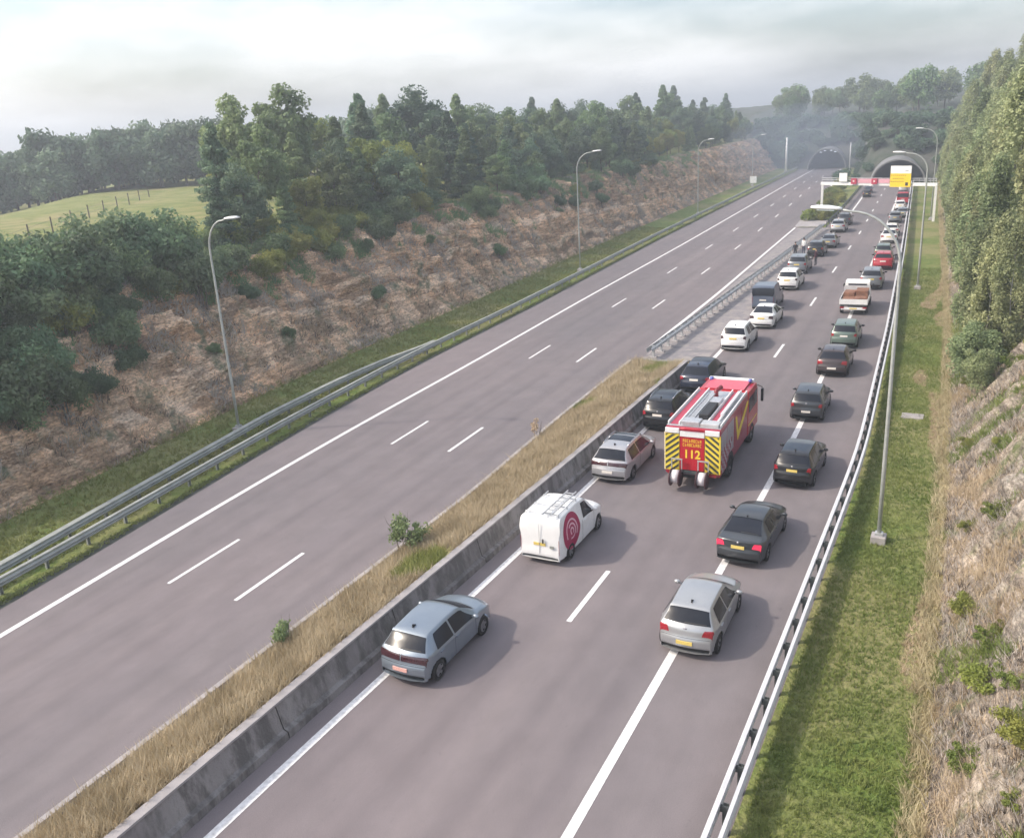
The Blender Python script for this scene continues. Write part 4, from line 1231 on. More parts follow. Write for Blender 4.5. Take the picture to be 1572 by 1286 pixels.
def car(kind, name, label, cat, x, y, rz, paintm, s=1.0, tail='taillight', plate='plate_yellow', plate_z='high', detail=2, rails=False, sunroof=False,
        antenna=True, bumper_dark=False, group='cars queuing in two rows beside the rescue lane', rimmat=None, tailband=False, trim=None, skylights=False):
    sp, sh = SIL[kind], shells[kind]
    root = thing(name, label, cat, (x, y, 0.008), rz, group, s)
    if kind in PROTO_BODY:
        b = PROTO_BODY[kind].copy(); COL.objects.link(b); b.parent = root
    else:
        b = sh.body('body', None, root, sp['wy'], sp['rw']); b.data.materials.append(M['black']); PROTO_BODY[kind] = b
    b.name = 'body'
    b.material_slots[0].link = 'OBJECT'; b.material_slots[0].material = paintm
    hw = sh.W / 2
    u = MB()
    u.box((0, sh.L / 2, .46), (sh.W * .66, sh.L - .5, .5))
    u.build('underbody', M['dark_gap'], root)
    for wy in sp['wy']:
        for sd_ in (-1, 1):
            wheel(root, sd_ * (hw - .115), wy, sp['rw'], .21, sd_, rimmat)
    # glass
    if sp['glass']:
        a, b_ = sp['glass']
        sh.patch('rear_window', M['glass'], root, [(a, -2.35), (a, 2.35), (b_, 2.2), (b_, -2.2)], 10, 12)
    tw0, tw1 = sh.tY(sp['win'][1] - .62, 9, 12.5), sh.tY(sp['win'][1] + .02, 10, 13)
    sh.patch('windscreen', M['glass'], root, [(11.08, -2.45), (11.08, 2.45), (11.93, 2.55), (11.93, -2.55)], 8, 12)
    y0_, y1_ = sp['win']
    for sg in (-1, 1):
        if sp['bp']:
            cuts = [y0_] + list(sp['bp'][:1]) + [y1_]
            for i, (ya, yb) in enumerate(zip(cuts[:-1], cuts[1:])):
                ya += .04 if i else 0
                yb -= .04 if i < len(cuts) - 2 else 0
                ta, tb_ = sh.tY(ya + (.10 if i == 0 else 0)), sh.tY(yb)
                tat, tbt = sh.tY(ya + (.28 if i == 0 else 0)), sh.tY(yb - (.62 if i == len(cuts) - 2 else 0))
                sh.patch('side_window', M['glass'], root, [(ta, sg * 3.90), (tb_, sg * 3.90), (tbt, sg * 3.16), (tat, sg * 3.16)], 12, 10, 0.008)
        else:
            sh.patch('side_window', M['glass'], root, [(sh.tY(y0_), sg * 3.90), (sh.tY(y1_), sg * 3.90), (sh.tY(y1_ - .60), sg * 3.14), (sh.tY(y0_), sg * 3.14)], 12, 10, 0.008)
    if kind == 'van' and cat == 'van' and name != 'delivery_van':
        sh.patch('rear_window', M['glass'], root, [(4.2, -2.9), (4.2, 2.9), (6.2, 2.7), (6.2, -2.7)], 8, 12, .012)
    # lamps
    l0, l1 = sp['lamp']
    for sg in (-1, 1):
        if kind in ('van',):
            sh.patch('tail_light', M[tail], root, [(l0, sg * 4.1), (l0, sg * 5.2), (l1, sg * 4.6), (l1, sg * 3.6)], 8, 6, 0.010)
        else:
            sh.patch('tail_light', M[tail], root, [(l0 + .15, sg * (sp['tq'][0] if not tailband else .1)), (l0, sg * 4.5), (l1, sg * 4.6), (l1 - .35, sg * (sp['tq'][0] + .2 if not tailband else .1))], 7, 9, 0.008)
            if detail > 1:
                sh.patch('headlight', M['headlight'], root, [(14.2, sg * 1.6), (14.3, sg * 3.6), (15.0, sg * 4.2), (15.2, sg * 1.9)], 6, 6, 0.008)
    # number plate
    tz = {'high': (2.95, 3.55), 'low': (1.35, 1.95), 'mid': (3.0, 3.6)}[plate_z]
    pw = .24
    c = (sh.P(np.array([tz[0]]), np.array([0.0]))[0] + sh.P(np.array([tz[1]]), np.array([0.0]))[0]) / 2
    tl = (sh.P(np.array([tz[1]]), np.array([0.0]))[0] - sh.P(np.array([tz[0]]), np.array([0.0]))[0])
    tl = tl / np.linalg.norm(tl) * .055
    pv = []
    for dx, k in ((-pw, -1), (pw, -1), (pw, 1), (-pw, 1)):
        pv.append((dx, c[1] - .018 + tl[1] * k, c[2] + tl[2] * k))
    pv += [(p[0], p[1] + .03, p[2]) for p in pv]
    pl = mk('licence_plate', pv, [(0, 1, 2, 3), (4, 7, 6, 5), (0, 4, 5, 1), (1, 5, 6, 2), (2, 6, 7, 3), (3, 7, 4, 0)], M[plate], root)
    # bumper insert and lower valance
    band(sh, 'bumper_trim', trim or M['black'], root, 0.15, 0.85 if not bumper_dark else 1.75, -4.2, 4.2, nt=4, nq=20, off=.008)
    # mirrors
    my = y1_ - .38
    for sg in (-1, 1):
        mbm = MB().ellipsoid((sg * (hw + .10), my, sp['zsh'][1][1] + .05), (.115, .07, .075), 10, 6)
        mbm.box((sg * (hw - .0), my + .02, sp['zsh'][1][1] + .0), (.14, .05, .035))
        mbm.build('door_mirror', paintm if detail > 1 else M['black'], root, True)
    if detail > 0:
        # shut lines
        for sg in (-1, 1):
            lines_y = ([sp['bp'][0], y1_ - .12] if sp['bp'] else [y0_ - .10, y1_ - .10])
            for yy_ in lines_y:
                t_ = sh.tY(yy_, 7, 13)
                band(sh, 'door_gap', M['dark_gap'], root, t_ - .012, t_ + .012, sg * 4.0, sg * 7.4, nt=2, nq=14, off=.004)
        if kind != 'van':
            band(sh, 'tailgate_gap', M['dark_gap'], root, 2.62, 2.70, -3.6, 3.6, nt=2, nq=18, off=.005)
    if detail > 1:
        for sg in (-1, 1):
            for yy_ in ((sp['bp'][0] + .12, sp['bp'][0] - .75) if sp['bp'] else (y0_ + .12,)):
                MB().box((sg * (hw + .012), yy_ + .05, sp['zsh'][1][1] - .10), (.035, .20, .035)).build('door_handle', paintm, root)
        if sp['glass']:
            a, b_ = sp['glass']
            band(sh, 'wiper', M['black'], root, a + .05, a + .16, -.2, 1.6, nt=3, nq=6, off=.016)
            band(sh, 'spoiler', paintm, root, b_ - .12, b_ + .35, -2.4, 2.4, nt=5, nq=12, off=.028)
            cc = sh.P(np.array([4.35 if kind != 'sedan' else 4.3]), np.array([0.0]))[0]
            MB().ellipsoid((0, cc[1] - .004, cc[2]), (.055, .012, .045), 10, 6).build('badge', M['chrome'], root, True)
    if antenna and detail > 0:
        ty = sp['sil'][8][0]
        pz = sh.P(np.array([8.1]), np.array([0.0]))[0]
        MB().prism([(pz[1] - .10, pz[2] - .01), (pz[1] + .10, pz[2] - .01), (pz[1] - .05, pz[2] + .08), (pz[1] - .09, pz[2] + .08)], 0, -.018, .018).build('antenna', M['black'], root)
    if rails:
        for sg in (-1, 1):
            t = np.linspace(8.2, 10.9, 10)
            pp = sh.P(t, np.full(10, sg * 2.45))
            pp[1:-1, 2] += .06
            MB().tube([tuple(p) for p in pp], .02, 6).build('roof_rail', M['chrome'] if rails == 'chrome' else M['black'], root, True)
    if sunroof:
        band(sh, 'sunroof', M['glass'], root, 8.55, 9.35, -1.9, 1.9, nt=5, nq=8, off=.006)
        band(sh, 'sunroof', M['glass'], root, 9.5, 10.3, -1.9, 1.9, nt=5, nq=8, off=.006)
    return root

PC = {
 'silver_blue': paint('silver_blue_paint', (0.27, 0.315, 0.365), 0.55, 0.30),
 'silver': paint('silver_paint', (0.43, 0.44, 0.45), 0.55, 0.30),
 'silver_warm': paint('light_silver_paint', (0.47, 0.465, 0.475), 0.5, 0.30),
 'grey_dark': paint('dark_grey_paint', (0.052, 0.058, 0.065), 0.3, 0.28),
 'black': paint('black_paint', (0.016, 0.017, 0.020), 0.1, 0.22),
 'navy': paint('navy_paint', (0.030, 0.036, 0.060), 0.2, 0.22),
 'white': paint('white_paint', (0.80, 0.80, 0.79), 0.0, 0.35),
 'red': paint('red_paint', (0.42, 0.018, 0.035), 0.05, 0.28),
 'green': paint('grey_green_paint', (0.13, 0.18, 0.15), 0.25, 0.3),
 'grey': paint('grey_paint', (0.20, 0.215, 0.235), 0.3, 0.3),
 'brown': paint('dark_brown_paint', (0.060, 0.044, 0.044), 0.2, 0.25),
 'blue': paint('slate_blue_paint', (0.095, 0.12, 0.17), 0.25, 0.28),
}
def hd(f, y):
    return -math.atan((float(f(y + 2)) - float(f(y - 2))) / 4)
HATCH, SUV, SED, EST = 'hatchback', 'sports_utility_car', 'sedan', 'estate_car'
K = .983
def R(kind, name, label, x, y, pc, s=1.0, f=xRL, drz=0.0, cat='car', **k):
    return car(kind, name, label, cat, x * K, y * K, hd(f, y) + drz, PC[pc] if isinstance(pc, str) else pc, s, **k)

# left row, along the median
R('hatch', HATCH, 'silver-blue hatchback nearest the camera beside the concrete wall, with a reddish number plate', -13.52, 17.35, 'silver_blue', 0.98, tail='dark_lens', plate='plate_red', plate_z='low', tailband=True, drz=.01)
vx, vy = -12.98 * K, 25.4 * K
van = car('van', 'delivery_van', 'small white van with a crimson round emblem on its side, beside the concrete wall', 'van', vx, vy, 0.0, PC['white'], 0.96, plate='plate_yellow', plate_z='mid', antenna=False)
R('estate', EST, 'silver estate car with roof rails and sunroof, ahead of the white van', -13.45, 33.1, 'silver_warm', 0.98, tail='dark_lens', plate='plate_white', plate_z='low', rails='chrome', sunroof=True, tailband=True)
R('suv', SUV, 'black car with silver roof rails, squeezed between the concrete wall and the fire engine', -13.6, 40.2, 'black', 0.95, plate='plate_white', plate_z='high', rails='chrome', sunroof=True)
R('estate', EST, 'dark navy car half hidden behind the front of the fire engine', -13.7, 46.9, 'navy', 1.0, plate='plate_white', sunroof=True, detail=1)
R('suv', SUV, 'white car with black rear window, first one past the end of the concrete wall', -13.95, 56.7, 'white', 0.98, tail='dark_lens', detail=1)
R('sedan', SED, 'white saloon close behind the dark boxy van', -13.65, 63.6, 'white', 0.98, tail='dark_lens', detail=1)
R('van', 'box_van', 'dark slate boxy van between two white cars in the left row', -14.9, 69.9, 'blue', 1.04, detail=1, plate='plate_white', cat='van', antenna=False)
R('suv', SUV, 'white car ahead of the dark boxy van in the left row', -14.75, 78.6, 'white', 1.0, tail='dark_lens', detail=1)
R('suv', SUV, 'slate grey car ahead of a white one in the left row, near the standing people', -15.5, 87.0, 'grey', 1.0, detail=1)
R('suv', SUV, 'dark car in the left row with people standing around it', -15.6, 97.8, 'black', 0.92, detail=1)
R('sedan', SED, 'grey saloon just ahead of the dark car with people around it', -15.3, 104.2, 'grey', 0.92, detail=1)
R('hatch', HATCH, 'silver car with a bright tail seen beneath the big lamp head', -16.2, 117.6, 'silver', 1.02, detail=1)
R('suv', SUV, 'dark car just ahead of the silver one beneath the lamp head', -16.5, 125, 'grey_dark', 0.9, detail=1)
R('suv', SUV, 'tiny dark car far off in the left row before the gantry', -18.2, 164, 'black', 0.72, detail=0)
R('sedan', SED, 'tiny dark saloon farthest away in the left row', -18.9, 172, 'navy', 0.74, detail=0)
# right row, along the guard rail
R('hatch', HATCH, 'bright silver hatchback nearest the camera beside the guard rail, with red tail lamps', -6.55, 21.65, 'silver', 0.97, f=xRR, plate_z='low', drz=.01)
R('sedan', SED, 'dark grey saloon with its brake lights glowing, in the right row', -6.5, 27.65, 'grey_dark', 0.93, f=xRR, tail='brake', drz=-.03)
R('suv', SUV, 'black tall car with yellow plate, just ahead of the saloon with glowing lights', -6.1, 35.1, 'black', 0.89, f=xRR, drz=-.03)
R('suv', SUV, 'dark grey tall car in the right row with a pale plate low down', -7.05, 43.8, 'grey_dark', 0.89, f=xRR, plate='plate_white', plate_z='low')
R('hatch', HATCH, 'black-brown hatchback with a pale plate, close behind the grey-green car', -7.1, 52.3, 'brown', 1.0, f=xRR, plate='plate_white', plate_z='low', detail=1)
R('suv', SUV, 'grey-green car in the right row between a dark hatchback and the flatbed truck', -7.4, 59.2, 'green', 0.93, f=xRR, plate='plate_white', detail=1)
R('suv', SUV, 'pale grey car ahead of the flatbed truck beside the guard rail', -8.1, 80.0, 'grey', 1.0, f=xRR, detail=1)
R('hatch', HATCH, 'bright red hatchback in the right row', -8.2, 90.3, 'red', 1.04, f=xRR, plate='plate_white', detail=1)
R('suv', SUV, 'greenish grey car just ahead of the red hatchback', -8.8, 96.2, 'green', 0.9, f=xRR, detail=1)
R('sedan', SED, 'white saloon in the right row, nearer of two white cars in line', -9.4, 108.2, 'white', 0.95, f=xRR, detail=1)
R('hatch', HATCH, 'white hatchback in the right row, farther of two white cars in line', -9.7, 114.4, 'white', 0.92, f=xRR, detail=1)
R('suv', SUV, 'dark grey car in the right row, before the silver one ahead of it', -10.5, 127.2, 'grey', 0.86, f=xRR, detail=1)
R('hatch', HATCH, 'silver car far along the right row, tucked near the guard rail', -10.1, 133.4, 'silver', 0.86, f=xRR, detail=1)
R('suv', SUV, 'small white car behind the red van far along the right row', -11.2, 143, 'white', 0.8, f=xRR, detail=0)
R('van', 'minivan', 'red van below the yellow sign of the gantry', -11.55, 151.4, 'red', 0.98, f=xRR, detail=0, cat='van', antenna=False, plate='plate_white')
R('suv', SUV, 'pale car farthest away in the right row below the yellow sign', -13.2, 172, 'silver', 0.82, f=xRR, detail=0)

# white van extras: emblem, ladder rack, door seam
crim = mat('crimson_film', (0.36, 0.012, 0.075), 0.45, var=0.06, scale=3)
pink = mat('pale_pink_film', (0.72, 0.45, 0.52), 0.45, var=0.06, scale=3)
svan = shells['van']
def van_side(yv, zv, off):
    """a point on the van's right flank at (y, z), pushed out by off"""
    t = svan.tY(yv, 3.0, 12.5)
    q = np.linspace(2.6, 8, 300)
    P_ = svan.P(np.full(300, t), q)
    i = int(np.argmin(np.abs(P_[:, 2] - zv)))
    return (float(P_[i, 0]) + off, yv, zv)
def van_disc(name, material, cy, cz, r0, r1, off, a0=0, a1=2 * math.pi, n=40, parent=van):
    v, f = [], []
    for i in range(n + 1):
        a = a0 + (a1 - a0) * i / n
        for k, r in enumerate((r0, (r0 + r1) / 2, r1)):
            v.append(van_side(cy + r * math.cos(a), cz + r * math.sin(a), off))
    for i in range(n):
        for k in range(2):
            f.append((i * 3 + k, i * 3 + k + 1, (i + 1) * 3 + k + 1, (i + 1) * 3 + k))
    return mk(name, v, f, material, parent)
cy_, cz_ = 0.98, 1.08
emb = van_disc('emblem', crim, cy_, cz_, 0.0, 0.70, 0.010)
for r0, r1, a0, a1 in ((.40, .47, -.6, 3.6), (.24, .31, -2.0, 2.4), (.08, .15, -1.0, 4.4)):
    van_disc('emblem_line', pink, cy_, cz_, r0, r1, 0.014, a0, a1, 28, emb)
for sg in (-1, 1):
    MB().tube([(sg * .62, .25, 1.93), (sg * .62, 2.2, 1.95)], .022, 6).build('roof_rack_bar', M['white_paint'], van, True)
for yy in (.35, 1.1, 1.9):
    mb = MB().tube([(-.68, yy, 1.93), (.68, yy, 1.93)], .02, 6)
    for sg in (-1, 1):
        mb.tube([(sg * .66, yy, 1.82), (sg * .66, yy, 1.94)], .018, 6)
    mb.build('roof_rack_crossbar', M['galv'], van, True)
lad = thing('ladder', 'aluminium ladder lying on the roof rack of the small white van', 'ladder', (vx + .28, vy + .2, 1.905), 0, None, .96)
mb = MB()
for sg in (-.17, .17):
    mb.box((sg, 1.05, .02), (.035, 2.3, .05))
mb.build('stile', M['galv'], lad)
mb = MB()
for i in range(8):
    mb.box((0, .1 + .27 * i, .02), (.31, .03, .03))
mb.build('rung', M['galv'], lad)
MB().box((0, -.004, 1.05), (.010, .02, 1.2)).build('door_seam', M['galv'], van)
MB().box((.16, -.03, .98), (.05, .04, .16)).build('door_handle', M['black'], van)
MB().box((.50, -.012, .78), (.16, .02, .10)).build('sticker', M['galv_green'], van)

# ------------------------------------------------------------------ flatbed truck with a brown load
W_ = PC['white']
tk = thing('flatbed_truck', 'white flatbed truck with drop sides in the right row, carrying a brown load', 'truck', (-8.15 * K, 69.6 * K, .008), hd(xRR, 69), None, 0.98)
MB().box((0, 1.55, .80), (1.95, 3.1, .10)).build('bed_floor', M['steel_dark'], tk)
MB().box((0, .025, 1.02), (1.98, .05, .42)).build('tailgate', W_, tk, bevel=.01)
for sg in (-1, 1):
    MB().box((sg * .975, 1.57, 1.02), (.045, 3.0, .40)).build('side_board', W_, tk, bevel=.01)
MB().box((0, 3.12, 1.25), (1.9, .06, .95)).build('headboard', M['galv_white'], tk)
MB().box((0, .10, .52), (1.75, .14, .20)).build('rear_bumper', M['white_paint'], tk, bevel=.02)
MB().box((0, 2.4, .55), (.8, 4.6, .30)).build('chassis', M['black'], tk)
cab = MB().prism([(3.25, .45), (3.25, 1.25), (3.32, 1.95), (3.55, 2.05), (4.35, 2.03), (4.85, 1.30), (5.15, 1.15), (5.2, .45)], 0, -.9, .9).build('cab', W_, tk, bevel=.06)
MB().box((0, 3.272, 1.62), (1.35, .02, .42)).build('rear_window', M['glass'], tk)
mk('windscreen', [(-.78, 4.42, 1.97), (.78, 4.42, 1.97), (.80, 4.85, 1.34), (-.80, 4.85, 1.34)], [(0, 1, 2, 3)], M['glass'], tk)
for sg in (-1, 1):
    mk('side_window', [(sg * .905, 3.45, 1.32), (sg * .905, 4.72, 1.32), (sg * .905, 4.30, 1.90), (sg * .905, 3.50, 1.90)], [(0, 1, 2, 3)], M['glass'], tk)
    MB().box((sg * .80, .03, .60), (.28, .05, .12)).build('tail_light', M['taillight'], tk)
    MB().ellipsoid((sg * 1.08, 4.5, 1.5), (.08, .05, .15), 8, 6).build('door_mirror', M['black'], tk, True)
    for wy in (.95, 4.35):
        wheel(tk, sg * .86, wy, .33, .24, sg)
pv = [(-.26, .02, .48), (.26, .02, .48), (.26, .02, .58), (-.26, .02, .58)]
mk('licence_plate', pv, [(0, 1, 2, 3)], M['plate_yellow'], tk)
brown = mat('brown_timber', (0.24, 0.115, 0.07), 0.85, var=0.3, scale=3, bump=.4)
ld = thing('load', 'brown stacked boards and crates lying on the flatbed truck', 'cargo', (-8.15 * K, 69.6 * K, .868), hd(xRR, 69), None, 0.98)
for i, (cx_, cyy, czz, sx, sy, sz) in enumerate([(-.45, 2.35, .27, .8, 1.2, .54), (.45, 2.3, .36, .85, 1.25, .72), (-.4, 1.1, .13, .9, 1.0, .26), (.42, .95, .18, .75, .9, .36)]):
    MB().box((cx_, cyy, czz), (sx, sy, sz), .05 * (i - 1)).build('crate', brown, ld, bevel=.015)

# ------------------------------------------------------------------ fire engine
fred = paint('fire_engine_red', (0.46, 0.008, 0.020), 0.0, 0.35)
fcrim = paint('crimson_side', (0.36, 0.014, 0.045), 0.0, 0.3)
fyel = mat('reflective_yellow', (0.80, 0.62, 0.06), 0.5, var=0.05)
fdark = mat('dark_stripe', (0.05, 0.055, 0.045), 0.6, var=0.1)
shut = mat('roller_shutter', (0.46, 0.43, 0.46), 0.4, metal=0.4, var=0.08, scale=5)
silver = mat('bare_aluminium', (0.55, 0.56, 0.58), 0.35, metal=0.5, var=0.1)
fw, fl = 2.46, 7.3
fe = thing('fire_engine', 'red fire engine with yellow chevrons in the free lane between two rows of cars', 'fire engine', (-9.74, 33.25, 0.008), math.radians(1.6))
fe.scale = (0.95, 1.06, 1.0)
hw = fw / 2
MB().box((0, 2.55, 1.62), (fw - .06, 5.0, 2.06)).build('body', fcrim, fe, bevel=.05)
MB().box((0, 3.6, .62), (1.2, 7.0, .36)).build('chassis', M['black'], fe)
MB().prism([(5.1, .55), (5.1, 2.45), (5.2, 2.68), (6.85, 2.66), (7.15, 2.30), (7.3, 1.5), (7.32, .5)], 0, -hw + .02, hw - .02).build('cab', fred, fe, bevel=.07)
mk('windscreen', [(-1.05, 6.90, 2.60), (1.05, 6.90, 2.60), (1.08, 7.27, 1.62), (-1.08, 7.27, 1.62)], [(0, 1, 2, 3)], M['glass'], fe)
for sg in (-1, 1):
    for ya, yb in ((5.25, 6.05), (6.15, 6.95)):
        MB().box((sg * (hw - .015), (ya + yb) / 2, 2.0), (.02, yb - ya, .68)).build('side_window', M['glass'], fe)
    MB().box((sg * (hw - .015), 6.1, 1.05), (.012, 1.8, .05)).build('side_stripe', fyel, fe)
    mr = MB().box((sg * (hw + .22), 7.05, 2.0), (.12, .16, .62)).build('door_mirror', M['black'], fe, bevel=.03)
    MB().tube([(sg * (hw - .05), 7.1, 2.45), (sg * (hw + .22), 7.08, 2.36)], .025, 6).build('mirror_arm', M['black'], fe)
    for wy in (1.75, 5.95):
        w_ = wheel(fe, sg * (hw - .18), wy, .48, .34, sg)
        MB().prism([(wy + .62 * math.cos(a), .5 + .62 * math.sin(a)) for a in np.linspace(0, math.pi, 14)], 0, sg * (hw - .035), sg * (hw - .022)).build('wheel_arch', M['black'], fe)
    # roller shutters and side checks
    for ya, yb, mm in ((.12, 1.05, shut), (1.15, 2.30, shut), (2.42, 3.65, fcrim), (3.75, 4.95, fcrim)):
        o = MB()
        nz = 13
        for i in range(nz):
            z0 = 1.12 + i * .102
            o.box((sg * (hw - .026), (ya + yb) / 2, z0 + .046), (.022, yb - ya, .088))
        o.build('roller_shutter', mm, fe)
    ck = MB(); cr = MB()
    for i in range(9):
        for j in range(5):
            yy, zz = .14 + i * .21, .68 + j * .21
            if yy > 1.0 and math.hypot(yy - 1.75, zz - .5) < .68: continue
            (ck if (i + j) % 2 else cr).box((sg * (hw - .018), yy + .105, zz + .10), (.012, .20, .20))
    ck.build('check_pattern', silver, fe); cr.build('check_pattern', fcrim, fe)
    # yellow V mark on the flank
    vv = MB()
    for dy, dz in ((0, 0),):
        pts = [(2.55, 2.35), (2.80, 2.35), (3.15, 1.55), (4.75, 2.35), (5.0, 2.35), (5.0, 2.20), (3.12, 1.18), (3.0, 1.18)]
        vv.prism([(a, b) for a, b in pts], 0, sg * (hw - .012), sg * (hw - .004))
    vv.build('chevron_mark', fyel, fe)
# rear face
RW = -0.0
def rear_panel(name, x0, x1, z0, z1, material, yoff=-.02, th=.03, parent=fe):
    return MB().box(((x0 + x1) / 2, yoff, (z0 + z1) / 2), (x1 - x0, th, z1 - z0)).build(name, material, parent)
def clip_poly(poly, x0, x1, z0, z1):
    for ax, val, keep in ((0, x0, 1), (0, x1, -1), (1, z0, 1), (1, z1, -1)):
        out = []
        for i in range(len(poly)):
            a, b = poly[i], poly[(i + 1) % len(poly)]
            ia, ib = (a[ax] - val) * keep >= 0, (b[ax] - val) * keep >= 0
            if ia: out.append(a)
            if ia != ib:
                t = (val - a[ax]) / (b[ax] - a[ax])
                out.append((a[0] + (b[0] - a[0]) * t, a[1] + (b[1] - a[1]) * t))
        poly = out
        if not poly: return []
    return poly
for sg, x0, x1 in ((-1, -1.18, -.56), (1, .56, 1.18)):
    pn = rear_panel('chevron_panel', x0, x1, .78, 2.38, fyel)
    st = MB()
    for i in range(-4, 14):
        b0 = .5 + i * .25
        s_ = -sg if sg > 0 else 1
        sl_ = 0.75 * (1 if sg < 0 else -1)
        pl_ = [(x0, b0 + sl_ * (x0 - (x0 + x1) / 2)), (x1, b0 + sl_ * (x1 - (x0 + x1) / 2)), (x1, b0 + .115 + sl_ * (x1 - (x0 + x1) / 2)), (x0, b0 + .115 + sl_ * (x0 - (x0 + x1) / 2))]
        pl_ = clip_poly(pl_, x0 + .02, x1 - .02, .80, 2.36)
        if len(pl_) >= 3:
            st.prism(pl_, 1, -.046, -.036)
    st.build('chevron_stripe', fdark, pn)
    rear_panel('corner_post', (x0 - .05) if sg < 0 else x1, x0 if sg < 0 else (x1 + .05), .78, 2.42, mat('cream_edge', (0.72, 0.62, 0.40), 0.5) if sg < 0 else fyel, -.02)
    MB().box((sg * .87, -.03, 2.52), (.62, .08, .22)).build('rear_lamp_box', M['white_paint'], fe, bevel=.02)
    MB().box((sg * .87, -.06, .70), (.40, .06, .12)).build('tail_light', M['taillight'], fe)
door = rear_panel('rear_shutter', -.53, .53, .85, 2.28, fred, -.018)
rear_panel('shutter_head', -.53, .53, 2.30, 2.52, M['white_paint'], -.03, .06)
MB().tube([(-.5, -.05, 2.62), (-.3, -.10, 2.66), (.3, -.10, 2.66), (.5, -.05, 2.62)], .04, 6).build('grab_rail', fred, fe)
# lettering: the two rows of small block letters and the number 112
fy2 = mat('yellow_lettering', (0.85, 0.60, 0.05), 0.5, var=0.03)
for zc in (2.12, 1.94):
    rw_ = MB()
    for i in range(9):
        xx = -.37 + i * .0925
        k = (i * 7 + int(zc * 100)) % 4
        rw_.box((xx - .022, -.036, zc), (.018, .008, .13))
        if k != 1: rw_.box((xx + .008, -.036, zc + .056), (.045, .008, .018))
        if k != 2: rw_.box((xx + .008, -.036, zc), (.045, .008, .018))
        if k != 0: rw_.box((xx + .008, -.036, zc - .056), (.045, .008, .018))
        if k in (0, 3): rw_.box((xx + .024, -.036, zc), (.016, .008, .13))
    rw_.build('lettering', fy2, door)
def text(body, size, material, name, parent, loc, rot, extrude=.004, bold=.0):
    cu = bpy.data.curves.new(name, 'FONT')
    cu.body = body; cu.size = size; cu.align_x = 'CENTER'; cu.align_y = 'CENTER'; cu.extrude = extrude; cu.offset = bold
    tmp = bpy.data.objects.new('tmp', cu)
    COL.objects.link(tmp)
    dg = bpy.context.evaluated_depsgraph_get()
    me = bpy.data.meshes.new_from_object(tmp.evaluated_get(dg))
    bpy.data.objects.remove(tmp)
    me.materials.clear(); me.materials.append(material)
    o = bpy.data.objects.new(name, me); COL.objects.link(o)
    o.parent = parent; o.location = loc; o.rotation_euler = rot
    return o
text('112', .50, fy2, 'emergency_number', door, (0, -.042, 1.53), (math.pi / 2, 0, 0), .004, .014)
MB().box((0, .05, .72), (1.2, .12, .16)).build('rear_bumper', M['steel_dark'], fe, bevel=.02)
# hose reels hung on the tail
for sg in (-1, 1):
    xr = sg * .58 - .05
    hr = MB().tube([(xr - .17, -.30, .62), (xr + .17, -.30, .62)], .27, 20).build('hose_reel', mat('white_hose', (0.74, 0.70, 0.71), 0.8, var=.12, scale=20), fe, True)
    for d in (-.20, .20):
        MB().tube([(xr + d - .025, -.30, .58), (xr + d + .025, -.30, .58)], .36, 22).build('reel_wheel', mat('reel_wheel_rubber', (0.06, 0.022, 0.028), 0.7), hr, True)
    mb = MB()
    for d in (-.22, .22):
        mb.box((xr + d, -.16, 1.05), (.04, .06, .55))
    mb.box((xr, -.18, 1.34), (.5, .05, .05))
    mb.build('reel_frame', silver, fe)
# roof: walkways, ladder, equipment boxes, mast, lamps
MB().box((0, 2.6, 2.665), (fw - .12, 4.9, .02)).build('roof_deck', silver, fe)
for x0, x1 in ((-1.05, -.72), (.55, .80)):
    MB().box(((x0 + x1) / 2, 2.65, 2.69), (x1 - x0, 4.7, .02)).build('roof_walkway', mat('red_walkway', (0.40, 0.05, 0.09), 0.7, var=.1), fe)
for xx in (-1.14, -.66, .48, .88, 1.14):
    MB().box((xx, 2.65, 2.74), (.05, 4.75, .11)).build('roof_rail', M['white_paint'], fe)
ladf = MB()
for xx in (-.42, -.14):
    ladf.box((xx, 2.35, 2.84), (.05, 3.5, .07))
for i in range(12):
    ladf.box((-.28, .75 + i * .28, 2.84), (.26, .03, .03))
ladf.build('roof_ladder', silver, fe)
MB().box((.18, 1.9, 2.80), (.42, 1.7, .24)).build('equipment_box', M['black'], fe, bevel=.03)
MB().box((.20, 3.2, 2.79), (.46, .7, .22)).build('equipment_box', silver, fe, bevel=.03)
MB().box((-.15, .45, 2.78), (.8, .5, .20)).build('equipment_box', silver, fe, bevel=.03)
MB().box((.68, .45, 2.75), (.8, .5, .16)).build('equipment_box', M['galv'], fe, bevel=.03)
MB().tube([(-.1, 4.2, 2.68), (-.1, 4.2, 2.95), (.05, 4.55, 3.02)], .11, 10).build('water_monitor', mat('dark_red_enamel', (.22, .02, .03), .4), fe, True)
MB().box((0, 5.95, 2.72), (1.9, 1.4, .05)).build('cab_roof_panel', mat('pinkish_red_panel', (0.60, 0.10, 0.14), 0.4), fe, bevel=.02)
MB().box((0, 6.72, 2.76), (2.2, .24, .12)).build('light_bar', M['white_paint'], fe, bevel=.03)
for sg in (-1, 1):
    MB().tube([(sg * .95, 6.55, 2.70), (sg * .95, 6.55, 2.86)], .09, 12).build('beacon', mat('blue_lens', (.10, .14, .50), .15, coat=1), fe, True)
MB().box((.9, 3.0, 2.84), (.14, 3.2, .10)).build('roof_tube', M['galv_white'], fe)

